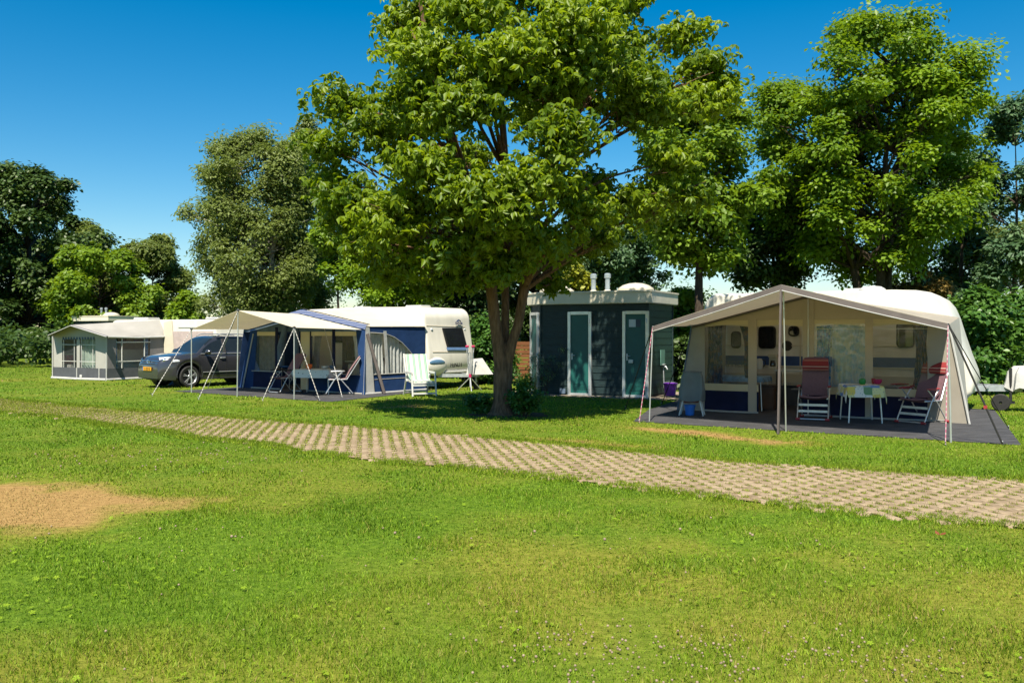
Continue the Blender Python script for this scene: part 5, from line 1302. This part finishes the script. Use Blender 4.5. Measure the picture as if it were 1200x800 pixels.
        b = MB(); b.grid(lambda u, v: (-2.02+.2*u-.0, s*(hw(-2.02+.2*u)+.006), .92+.2*v), 5, 4); b.build('tail_light', 'red_plastic', r)
        b = MB(); b.sphere((2.075, s*.60, .48), (.04, .085, .05)); b.build('fog_light', 'lamp', r)
        # sill strip and arch lining
        b = MB(); b.tube([(x, s*hw(x)*.965, .265) for x in np.linspace(.88, -.88, 10)], .03, 6); b.build('sill_trim', 'black', r)
        b = MB(); b.tube([(x, s*hw(x)*.999, .47) for x in np.linspace(.84, -.84, 10)], .012, 6); b.build('door_trim', 'silver', r)
        for c in (XF, XR):
            b = MB(); b.tube([(c+.435*math.cos(a), s*(hw(c)*.965), RW+.035+.43*math.sin(a)) for a in np.linspace(-.15, math.pi+.15, 20)], .020, 6); b.build('arch_trim', 'car', r)
            b = MB(); b.lathe([(.42, 0), (.42, .34)], (c, s*.85 if s < 0 else .51, RW+.03), 24, 'Y'); b.build('wheel_arch', 'black', r)
            w0 = .665 if s > 0 else -.885
            b = MB(); wd = .22; b.lathe([(.245, .01), (.31, 0), (.335, .02), (RW, .05), (RW, wd-.05), (.335, wd-.02), (.31, wd), (.245, wd-.01), (.245, .01)], (c, w0, RW), 36, 'Y'); wh = b.build('wheel', 'rubber', r)
            yo = w0+(wd-.03 if s > 0 else .03)
            b = MB(); b.lathe([(.235, -.0 if s > 0 else .0), (.25, .012*s), (.25, -.10*s), (.22, -.12*s), (.22, -.03*s), (.235, 0)], (c, yo, RW), 36, 'Y')
            for k in range(5):
                a = 6.283*k/5+.3
                for da in (-.13, .13):
                    p0 = (c+.05*math.cos(a), yo+.005*s, RW+.05*math.sin(a)); p1 = (c+.232*math.cos(a+da), yo-.004*s, RW+.232*math.sin(a+da)); b.bar(p0, p1, .030, .022)
            b.lathe([(.001, .012*s), (.045, .012*s), (.06, -.01*s)], (c, yo, RW), 18, 'Y'); b.build('rim', 'silver', wh)
            b = MB(); b.lathe([(.001, -.06*s), (.235, -.06*s)], (c, yo, RW), 24, 'Y'); b.build('brake_disc', 'black', wh)
    # front: grille, bars, emblem, intake, plate, lip
    def xf(y, z): return float(np.interp(z, [.3, .72, .80, .88, .945], [2.2, 2.235, 2.2, 2.13, 2.03])) - .62*max(0, abs(y)-.30)**2
    def fpatch(z0, z1, y0, lift=.012):
        b = MB(); b.grid(lambda u, v: (xf(-y0+2*y0*u, z0+(z1-z0)*v)+lift, -y0+2*y0*u, z0+(z1-z0)*v), 16, 3); return b
    g = fpatch(.735, .895, .56).build('grille', 'black', r)
    for z in (.775, .845):
        b = MB(); b.tube([(xf(y, z)+.02, y, z) for y in np.linspace(-.55, .55, 15)], .012, 6); b.build('grille_bar', 'chrome', g)
    b = MB(); ex, ez = xf(0, .815)+.035, .812
    b.tube([(ex, .075*math.cos(a), ez+.075*math.sin(a)) for a in np.linspace(0, 6.283, 25)], .010, 6)
    b.tube([(ex+.004, y, ez+z) for y, z in ((-.028, .066), (0, .008), (.028, .066))], .008, 5)
    b.tube([(ex+.004, y, ez+z) for y, z in ((-.062, .035), (-.030, -.058), (0, -.004), (.030, -.058), (.062, .035))], .008, 5); b.build('emblem', 'chrome', r)
    fpatch(.40, .52, .42).build('lower_intake', 'black', r)
    b = fpatch(.30, .345, .70, .016); b.build('bumper_lip', 'silver', r, solid=.02)
    pz = .60; px_ = 2.262
    b = MB(); b.box((px_, 0, pz), (.015, .53, .115)); pl = b.build('number_plate', 'plate', r, bevel=.005)
    text('plate_text', '11-SDF-8', .105, 'black', pl, (px_+.009, 0, pz-.038), (R(90), 0, R(90)), .001)
    b = MB(); b.box((px_+.0085, -.25, pz), (.002, .03, .108)); b.build('plate_band', 'blue_plastic', pl, smooth=False)
    b = MB(); b.box((0, 0, .34), (3.9, 1.3, .22)); b.build('underbody', 'black', r, smooth=False)
    b = MB(); b.tube([(1.0, .3, 1.10), (.78, .1, 1.17), (.55, -.15, 1.34)], .007, 5); b.build('wiper', 'black', r)
    return r
build_car()

# ================================================================== camping furniture
def recliner(label, loc, rz, fab='mauve', arm='red_plastic', rec=18, back=.80, pillow='red_stripe', h=.44, group=None, name='camping_chair', foot='red_plastic', rail=True):
    """folding high-back chair, sitter looks along local -y"""
    r = thing(name, (loc[0], loc[1], .012), rz, label, 'chair', group); t = R(rec); s_, c_ = math.sin(t), math.cos(t); W = .25
    b = MB(); b.grid(lambda u, v: (-W+2*W*u, -.27+.47*v, h+.015-.05*math.sin(math.pi*u)*.5-.03*math.sin(math.pi*v)+(.02 if v < .05 else 0)), 8, 8); b.build('seat', fab, r, solid=.028)
    b = MB(); b.grid(lambda u, v: (-W*(1-.10*max(0, v-.8)*5)*(1-2*u), .21+s_*back*v+.03*math.sin(math.pi*u)-.02*math.sin(math.pi*v*1.4), h+.02+c_*back*v-.015*abs(2*u-1)**4*(v > .9)), 8, 12); b.build('backrest', fab, r, solid=.03)
    if pillow:
        b = MB(); zz = back*.80
        b.grid(lambda u, v: (-W*.98*(1-2*u), .20+s_*zz-.035-.045*math.sin(math.pi*v)*(1-.6*abs(2*u-1)**4)+s_*(v-.5)*.2, h+.02+c_*zz+(v-.5)*.21), 10, 8); b.build('headrest', pillow, r, solid=.03)
    for x in (-.285, .285):
        b = MB(); b.sphere((x, -.04, .655), (.033, .235, .022), 12, 8); b.build('armrest', arm, r)
        b = MB(); b.tube([(x, -.34, .02), (x, -.10, .42), (x, .12, .64)], .0125, 8); b.build('leg', 'alu', r)
        b = MB(); b.tube([(x*.93, .42, .02), (x*.93, .10, .40), (x*.93, -.19, .64)], .0125, 8); b.build('leg', 'alu', r)
        b = MB(); b.tube([(x*.93, -.28, h-.01), (x*.90, .24, h-.01), (x*.76, .26+s_*back, h+c_*back-.03)], .0125, 8); b.build('frame', 'alu', r)
    for y in (-.34, .42):
        b = MB(); b.tube([(-.285, y, .035), (.285, y, .035)], .0125, 8); b.build('crossbar', 'alu', r)
        for x in (-.27, .27):
            b = MB(); b.tube([(x-.04, y, .03), (x+.04, y, .03)], .026, 8); b.build('foot_cap', foot, r)
    if rail:
        for y, z in ((-.24, .18), (-.20, .30)):
            b = MB(); b.bar((-.27, y, z), (.27, y, z), .02, .045); b.build('rail', 'alu', r)
    b = MB(); b.tube([(-.215, .255+s_*back, h-.03+c_*back), (.215, .255+s_*back, h-.03+c_*back)], .012, 8); b.build('top_rail', 'alu', r)
    return r
def yaw(px, py, extra=0): return math.atan2((px-600)/FPX, 1)*-1
GR = 'reclining chairs on the two pitches'
recliner('mauve reclining chair with red striped cushion facing the lawn, beside the porch pole', G(954, 492), R(-24), 'mauve', group=GR, back=.78, rec=14)
recliner('mauve reclining chair with red striped cushion, half in sunlight right of the flowered table', G(1079, 496), R(-58), 'mauve', group=GR, back=.80, rec=26)
p = FR.world(FR.U(1062), .75); recliner('dark red chair standing inside the awning behind the window', p, R(-75), 'mauve', 'red_plastic', 20, .75, 'red_stripe', group=GR)
recliner('plain mauve high-back chair left of the spotted table under the blue awning', G(333, 460.5), R(-42), 'mauve', 'black', 28, .74, None, group=GR, foot='black', rail=False)
recliner('pale pink mauve chair with sun on its back, right of the spotted table', G(396, 462.5), R(-78), 'mauve_pale', 'alu', 30, .70, None, group=GR, foot='black', rail=False)

def table(label, loc, rz, L, W, h, cloth, drop, label_cloth, frame='alu', group=None):
    r = thing('camping_table', (loc[0], loc[1], .012), rz, label, 'table', group)
    b = MB(); b.box((0, 0, h-.015), (L, W, .025)); b.build('tabletop', 'lt_grey', r, bevel=.008)
    for x in (-1, 1):
        for y in (-1, 1):
            b = MB(); b.tube([(x*(L/2-.07), y*(W/2-.06), h-.03), (x*(L/2-.03), y*(W/2-.03), .0)], .014, 8); b.build('leg', frame, r)
    c = thing('tablecloth', (loc[0], loc[1], .012), rz, label_cloth, 'tablecloth'); b = MB()
    nx_, ny_ = 28, 22; EX, EY = L/2+drop, W/2+drop
    def fn(u, v):
        x, y = -EX+2*EX*u, -EY+2*EY*v; ox, oy = max(0, abs(x)-L/2), max(0, abs(y)-W/2)
        dz = max(ox, oy); k = .18
        X_ = math.copysign(min(abs(x), L/2)+k*ox, x); Y_ = math.copysign(min(abs(y), W/2)+k*oy, y)
        if ox and oy: dz = ox+oy*.55; 
        wv = .018*math.sin(14*(x+y))*min(1, (ox+oy)/.1)
        return (X_+wv*(oy > 0)*.6, Y_+wv*(ox > 0), h+.004-dz*.97)
    b.grid(fn, nx_, ny_); b.build('cloth', cloth, c, solid=.004)
    return r
def patchwork(name):
    m, nt, out = newmat(name); tc = nt.nodes.new('ShaderNodeTexCoord'); br = nt.nodes.new('ShaderNodeTexBrick')
    mp = nt.nodes.new('ShaderNodeMapping'); nt.links.new(tc.outputs['Object'], mp.inputs[0]); mp.inputs['Rotation'].default_value = (R(30), R(14), 0)
    v = nt.nodes.new('ShaderNodeTexVoronoi'); v.distance = 'CHEBYCHEV'; v.inputs['Scale'].default_value = 6.8; v.inputs['Randomness'].default_value = .35
    nt.links.new(tc.outputs['Object'], v.inputs['Vector'])
    sp = nt.nodes.new('ShaderNodeSeparateColor'); nt.links.new(v.outputs['Color'], sp.inputs[0])
    r = nt.nodes.new('ShaderNodeValToRGB'); r.color_ramp.interpolation = 'CONSTANT'; el = r.color_ramp.elements
    cols = [(0, (.62, .62, .60)), (.28, (.05, .16, .50)), (.40, (.62, .60, .30)), (.58, (.66, .66, .64)), (.72, (.20, .34, .52)), (.84, (.60, .48, .10)), (.93, (.12, .25, .12))]
    for i, (p, c) in enumerate(cols):
        e = el[i] if i < 2 else el.new(p); e.position = p; e.color = (*c, 1)
    nt.links.new(sp.outputs[0], r.inputs[0])
    v2 = nt.nodes.new('ShaderNodeTexVoronoi'); v2.inputs['Scale'].default_value = 26; nt.links.new(tc.outputs['Object'], v2.inputs['Vector'])
    lt = nt.nodes.new('ShaderNodeMath'); lt.operation = 'LESS_THAN'; lt.inputs[1].default_value = .22; nt.links.new(v2.outputs['Distance'], lt.inputs[0])
    mx = nt.nodes.new('ShaderNodeMix'); mx.data_type = 'RGBA'; nt.links.new(lt.outputs[0], mx.inputs[0]); nt.links.new(r.outputs[0], mx.inputs[6]); mx.inputs[7].default_value = (.12, .2, .3, 1)
    b = nt.nodes.new('ShaderNodeBsdfPrincipled'); b.inputs['Roughness'].default_value = .6; nt.links.new(mx.outputs[2], b.inputs['Base Color']); nt.links.new(b.outputs[0], out.inputs[0])
    return m
def spotted(name, base, dot):
    m, nt, out = newmat(name); tc = nt.nodes.new('ShaderNodeTexCoord'); v2 = nt.nodes.new('ShaderNodeTexVoronoi'); v2.inputs['Scale'].default_value = 11; nt.links.new(tc.outputs['Object'], v2.inputs['Vector'])
    lt = nt.nodes.new('ShaderNodeMath'); lt.operation = 'LESS_THAN'; lt.inputs[1].default_value = .20; nt.links.new(v2.outputs['Distance'], lt.inputs[0])
    mx = nt.nodes.new('ShaderNodeMix'); mx.data_type = 'RGBA'; nt.links.new(lt.outputs[0], mx.inputs[0]); mx.inputs[6].default_value = (*base, 1); mx.inputs[7].default_value = (*dot, 1)
    b = nt.nodes.new('ShaderNodeBsdfPrincipled'); b.inputs['Roughness'].default_value = .6; nt.links.new(mx.outputs[2], b.inputs['Base Color']); nt.links.new(b.outputs[0], out.inputs[0]); return m
M['patch'] = patchwork('patchwork_cloth'); M['spot'] = spotted('spotted_cloth', (.50, .54, .54), (.08, .12, .14)); M['plaincloth'] = mat('pale_blue_cloth', (.16, .27, .40), .8, .4, 9)
TG = 'camping tables under cloths'
tx, ty = G(1011, 496); table('folding camping table under the colourful flowered cloth', (tx+.08, ty+.3), R(-9), .66, .82, .70, 'patch', .22, 'colourful patchwork tablecloth of blue, white and yellow flowers', group=TG)
def bowl(label, px, py, Yd, h, rad, m, name='bowl', kind='bowl', prof=None):
    x = (px-600)/FPX*Yd; b = MB(); b.lathe(prof or [(.001, 0), (rad*.5, .0), (rad*.9, h*.4), (rad, h), (rad*.93, h), (rad*.8, h*.45), (.001, .015)], (0, 0, 0), 18)
    return tag(b.build(name, m, None, loc=(x, Yd, EYE+(HZ-py)/FPX*Yd)), label, kind)
M['green_pl'] = mat('green_plastic', (.01, .20, .04), .4); M['pink_pl'] = mat('pink_plastic', (.42, .02, .09), .4); M['orange_pl'] = mat('orange_plastic', (.75, .13, .02), .4)
Yt = ty+.40; zt_ = .72
def tabz(Yd, z): return HZ-(z-EYE)/Yd*FPX
bowl('round green pot on the flowered tablecloth', 1010.5, tabz(Yt, zt_), Yt, .11, .065, 'green_pl', prof=[(.001, 0), (.05, 0), (.068, .04), (.06, .09), (.03, .115), (.001, .12)], name='pot', kind='pot')
bowl('pink red bowl at the right end of the flowered tablecloth', 1028.5, tabz(Yt+.05, zt_), Yt+.05, .09, .085, 'pink_pl')
bowl('small red cup beside the pink bowl on the flowered tablecloth', 1023.5, tabz(Yt+.1, zt_), Yt+.1, .11, .04, 'red_plastic', name='cup', kind='cup')
tx, ty = G(368, 462); table('long camping table under the pale spotted cloth', (tx+.02, ty+.35), R(-18), 1.15, .72, .68, 'spot', .24, 'pale spotted tablecloth hanging in a point under the blue awning', group=TG)
Yt = ty+.2
bowl('orange flower pot on the pale spotted tablecloth', 362.3, tabz(Yt, .70), Yt, .14, .09, 'orange_pl', name='pot', kind='pot')
bowl('white dish on the far end of the spotted tablecloth', 381, tabz(Yt+.2, .70), Yt+.2, .08, .11, 'white', name='dish', kind='dish')
bowl('blue grey bowl near the right end of the spotted tablecloth', 390, tabz(Yt+.1, .70), Yt+.1, .10, .10, 'blue_grey')

# things inside the right awning
x, y = FR.world(FR.U(851), .95); table('inner table with blue cloth behind the left awning window', (x, y), FR.a, 1.25, .7, .74, 'plaincloth', .12, 'blue flowered cloth on the table behind the left awning window', group=TG)
x, y = FR.world(FR.U(905)+.15, 1.6)
r = thing('kitchen_stand', (x, y, .012), FR.a, 'folding kitchen stand with white top inside the open awning door', 'kitchen stand')
b = MB(); b.box((0, 0, .86), (.95, .5, .03)); b.build('worktop', 'white', r, bevel=.008)
for sx in (-1, 1):
    for sy in (-1, 1):
        b = MB(); b.tube([(sx*.42, sy*.2, .85), (sx*.42, sy*.2, 0)], .014, 8); b.build('leg', 'black', r)
b = MB(); b.box((.15, 0, .45), (.5, .42, .02)); b.build('shelf', 'greyfab', r, smooth=False)
def inside(px, py0, v): p = FR.pv(px, py0, v); return FR.world(p.x, p.y)
z0 = .895
x, y = inside(906, 440, 1.6); r = thing('coffee_maker', (x, y, z0), FR.a, 'cream coffee maker on the kitchen stand inside the awning', 'coffee maker')
b = MB(); b.box((0, .05, .17), (.19, .10, .34)); b.box((0, 0, .03), (.19, .22, .06)); b.box((0, 0, .31), (.19, .22, .07)); b.build('body', 'cream_side', r, bevel=.012)
b = MB(); b.lathe([(.001, .06), (.06, .06), (.065, .12), (.045, .19), (.05, .2)], (0, -.03, 0), 14); b.build('jug', 'dark_glass', r)
x, y = inside(890, 440, 1.6); r = thing('kettle', (x, y, z0), FR.a, 'white kettle with black handle on the kitchen stand', 'kettle')
b = MB(); b.lathe([(.001, 0), (.085, 0), (.09, .03), (.07, .2), (.05, .23), (.001, .24)], (0, 0, 0), 18); b.build('body', 'white', r)
b = MB(); b.tube([(.06, 0, .21), (.13, 0, .19), (.14, 0, .1), (.08, 0, .05)], .013, 7); b.build('handle', 'black', r)
x, y = inside(899, 470, 1.15); r = thing('waste_bin', (x, y, .012), FR.a, 'brown plastic bin under the kitchen stand', 'bin')
b = MB(); b.prism([(-.17, -.14, 0), (.17, -.14, 0), (.17, .14, 0), (-.17, .14, 0)], (0, 0, .5)); b.build('body', mat('brown_plastic', (.13, .07, .045), .5), r, bevel=.02)
b = MB(); b.box((0, 0, .52), (.37, .31, .05)); b.build('lid', mat('brown_lid', (.10, .055, .04), .5), r, bevel=.015)
# covered chair outside the left window with a blue bucket under it
cx_, cy_ = G(812, 487.5)
r = thing('covered_chair', (cx_, cy_+.1, .012), R(-18), 'folded chair under a grey cover standing on white legs at the left awning corner', 'chair')
b = MB(); rd = random.Random(8)
def fn(u, v):
    t = 6.283*u; fx, fy = .215+.015*math.sin(9*t), .13+.03*math.sin(6*t+1)
    k = (1.06 if v < .5 else 1.0)*(1 if v < .86 else .9)
    return (fx*k*max(-1, min(1, 1.5*math.cos(t)))+.02*math.sin(4*v+t), fy*k*max(-1, min(1, 1.5*math.sin(t)))+.06*v, .30+.60*v+.015*math.sin(5*t)*(v < .1))
b.grid(fn, 44, 12); b.grid(lambda u, v: (.205*(1-v)*max(-1, min(1, 1.5*math.cos(6.283*u))), .06+.14*(1-v)*max(-1, min(1, 1.5*math.sin(6.283*u))), .90+.02*v), 44, 3)
b.build('cover', mat('grey_green_cover', (.13, .155, .165), .8, .12, 4, .6, 7, spec=.2), r)
for sx in (-1, 1):
    for sy in (-1, 1):
        b = MB(); b.tube([(sx*.16, sy*.08, .36), (sx*.245, sy*.16, 0)], .016, 8); b.build('leg', 'white', r)
def bucket(label, loc, s, m):
    r = thing('bucket', (loc[0], loc[1], .014), 0, label, 'bucket')
    b = MB(); b.lathe([(.001, .01), (.11*s, 0), (.125*s, .12*s), (.145*s, .25*s), (.158*s, .25*s), (.158*s, .275*s), (.14*s, .275*s), (.115*s, .05*s), (.001, .04*s)], (0, 0, 0), 24); b.build('body', m, r)
    b = MB(); b.tube([(.15*s*math.cos(a), .02+.06*math.sin(a), (.26+.04*math.sin(a)*1)*s) for a in np.linspace(0, math.pi, 12)], .005, 5); b.build('handle', 'steel', r)
bucket('blue bucket tucked under the grey covered chair', (cx_-.04, cy_+.12), .78, 'blue_plastic')
bucket('purple bucket on the paving at the right corner of the toilet block', G(785.5, 464), 1.25, 'purple')
b = MB(); b.box((0, 0, 0), (.34, .2, .1)); tag(b.build('box', mat('dark_red_box', (.12, .03, .03), .6), None, bevel=.02, loc=(cx_-.02, cy_+.16, .32)), 'dark red box under the grey cover above the blue bucket', 'box')
# interior of the blue awning
x, y = FB.world(FB.U(384), 1.7); r = thing('kitchen_stand', (x, y, .012), FB.a, 'low kitchen stand with pans inside the blue awning', 'kitchen stand')
b = MB(); b.box((0, 0, .84), (1.7, .5, .03)); b.build('worktop', 'lt_grey', r, bevel=.008)
b = MB(); b.box((0, .05, .45), (1.6, .4, .6)); b.build('cupboard', 'cream_side', r, bevel=.01)
for k, (dx, rad, h) in enumerate(((-.55, .10, .12), (-.2, .12, .15), (.15, .08, .2), (.5, .11, .11))):
    q = Matrix.Rotation(FB.a, 3, 'Z') @ Vector((dx, -.05, 0)); lab = ('dark saucepan at the left end of the blue awning kitchen', 'dark wide saucepan in the blue awning kitchen', 'slim dark jug in the blue awning kitchen', 'low dark pan at the right end of the blue awning kitchen')[k]
    b = MB(); b.lathe([(.001, 0), (rad, 0), (rad, h), (rad*.95, h), (rad*.9, .02), (.001, .02)], (0, 0, 0), 16); b.tube([(rad, 0, h*.8), (rad+.14, 0, h*.85)], .012, 6)
    tag(b.build('pan' if k != 2 else 'jug', 'black', None, loc=(x+q.x, y+q.y, .87)), lab, 'pan' if k != 2 else 'jug')
x, y = FB.world(FB.U(309), .6); r = thing('side_table', (x, y, .012), FB.a, 'small table with a blue top behind the left window of the blue awning', 'table')
b = MB(); b.box((0, 0, .66), (.7, .4, .04)); b.build('tabletop', 'blue_plastic', r, bevel=.01)
for sx in (-1, 1):
    for sy in (-1, 1):
        b = MB(); b.tube([(sx*.3, sy*.15, .64), (sx*.3, sy*.15, 0)], .014, 6); b.build('leg', 'alu', r)
# red box and dark sill inside the grey awning
p = FC.pv(79, 432, .5); x, y = FC.world(p.x, .5); r = thing('cool_box', (x, y, .55), FC.a, 'red cool box with pale lid behind the left window of the grey awning', 'cool box')
b = MB(); b.box((0, 0, .17), (.42, .3, .34)); b.build('body', 'pink_pl', r, bevel=.03)
b = MB(); b.box((0, 0, .37), (.44, .32, .06)); b.build('lid', 'white', r, bevel=.02)
b = MB(); b.box((x, y, .28), (1.1, .5, .5), FC.a); tag(b.build('low_cupboard', 'greyfab', None, bevel=.02), 'low cupboard under the red cool box inside the grey awning', 'cupboard')
p = FC.pu(155, 420, -1.1); x, y = FC.world(-1.1, 1.5); b = MB(); b.box((x, y, .62), (.5, 1.5, .95), FC.a); tag(b.build('cupboard', 'cream_side', None, bevel=.02), 'pale cupboard seen through the side window of the grey awning', 'cupboard')

# green striped lounger chair beside the white caravan
lx, ly = G(492, 464)
r = thing('garden_chair', (lx, ly+.15, .005), R(22), 'white folding garden chair with green and white striped cushion beside the caravan', 'chair')
b = MB()
def fn(u, v):
    x = -.29+.58*u
    if v < .45: t = v/.45; return (x, -.36+.60*t, .42-.02*math.sin(math.pi*t)-.03*(1-t))
    t = (v-.45)/.55; return (x, .24+.30*t, .42+.70*t)
b.grid(fn, 12, 20); b.build('cushion', 'green_stripe', r, solid=.05)
for x in (-.33, .33):
    b = MB(); b.bar((x, -.40, 0), (x, -.30, .62), .04, .05); b.build('leg', 'white', r, bevel=.008)
    b = MB(); b.bar((x, .52, 0), (x, .20, .58), .04, .05); b.build('leg', 'white', r, bevel=.008)
    b = MB(); b.bar((x, -.36, .63), (x, .30, .64), .03, .06); b.build('armrest', 'white', r, bevel=.01)
    b = MB(); b.bar((x*.97, .22, .38), (x*.97, .57, 1.14), .035, .04); b.build('back_frame', 'white', r, bevel=.008)
for y, z in ((-.39, .08), (-.36, .30), (.46, .10)):
    b = MB(); b.bar((-.33, y, z), (.33, y, z), .03, .05); b.build('crossbar', 'white', r, bevel=.006)
b = MB(); b.bar((-.3, -.36, .36), (.3, -.36, .36), .06, .05); b.build('seat_frame', 'white', r, bevel=.01)
# folded drying stand with red tips
dx_, dy_ = G(551, 457.5)
r = thing('drying_stand', (dx_, dy_, 0), R(10), 'folded drying stand on a tripod with red tips in front of the caravan coupling', 'drying stand')
b = MB(); b.tube([(0, 0, .1), (0, 0, 1.15)], .02, 8); b.build('pole', 'alu', r)
for k in range(3):
    a = 2.09*k+.5; b = MB(); b.tube([(0, 0, .40), (.42*math.cos(a), .42*math.sin(a), .0)], .016, 7); b.build('leg', 'alu', r)
for k in range(4):
    a = 1.57*k+.4; b = MB(); b.tube([(.05*math.cos(a), .05*math.sin(a), .5), (.13*math.cos(a), .13*math.sin(a), 1.30)], .013, 7); ar = b.build('arm', 'alu', r)
    b = MB(); b.sphere((.13*math.cos(a), .13*math.sin(a), 1.32), (.032, .032, .04), 8, 6); b.build('tip', 'pink_pl', ar)
b = MB(); b.lathe([(.001, .40), (.045, .40), (.045, .50), (.001, .50)], (0, 0, 0), 12); b.build('hub', 'pink_pl', r)
# wooden fence glimpsed behind the chestnut and right of the toilet block
def fence(label, px0, px1, Yd, top, seed):
    x0, y0 = at(px0, Yd); x1, y1 = at(px1, Yd); r = thing('wooden_fence', (x0, y0, 0), 0, label, 'fence', 'orange wooden fences')
    L = x1-x0; b = MB(); n = 9; rd = random.Random(seed)
    for i in range(n): b.box((L/2, 0, .1+i*top/n+.05), (L, .03, top/n-.02-rd.uniform(0, .01)))
    b.build('boards', 'wood', r, smooth=False)
    for t in (0, .5, 1): b = MB(); b.box((L*t, -.03, top/2+.08), (.09, .09, top+.16)); b.build('post', 'wood', r, smooth=False)
fence('orange brown board fence between the chestnut and the toilet block', 574, 628, 32, 1.35, 1)
fence('orange brown board fence between the toilet block and the taupe awning', 788, 806, 30, 1.75, 2)
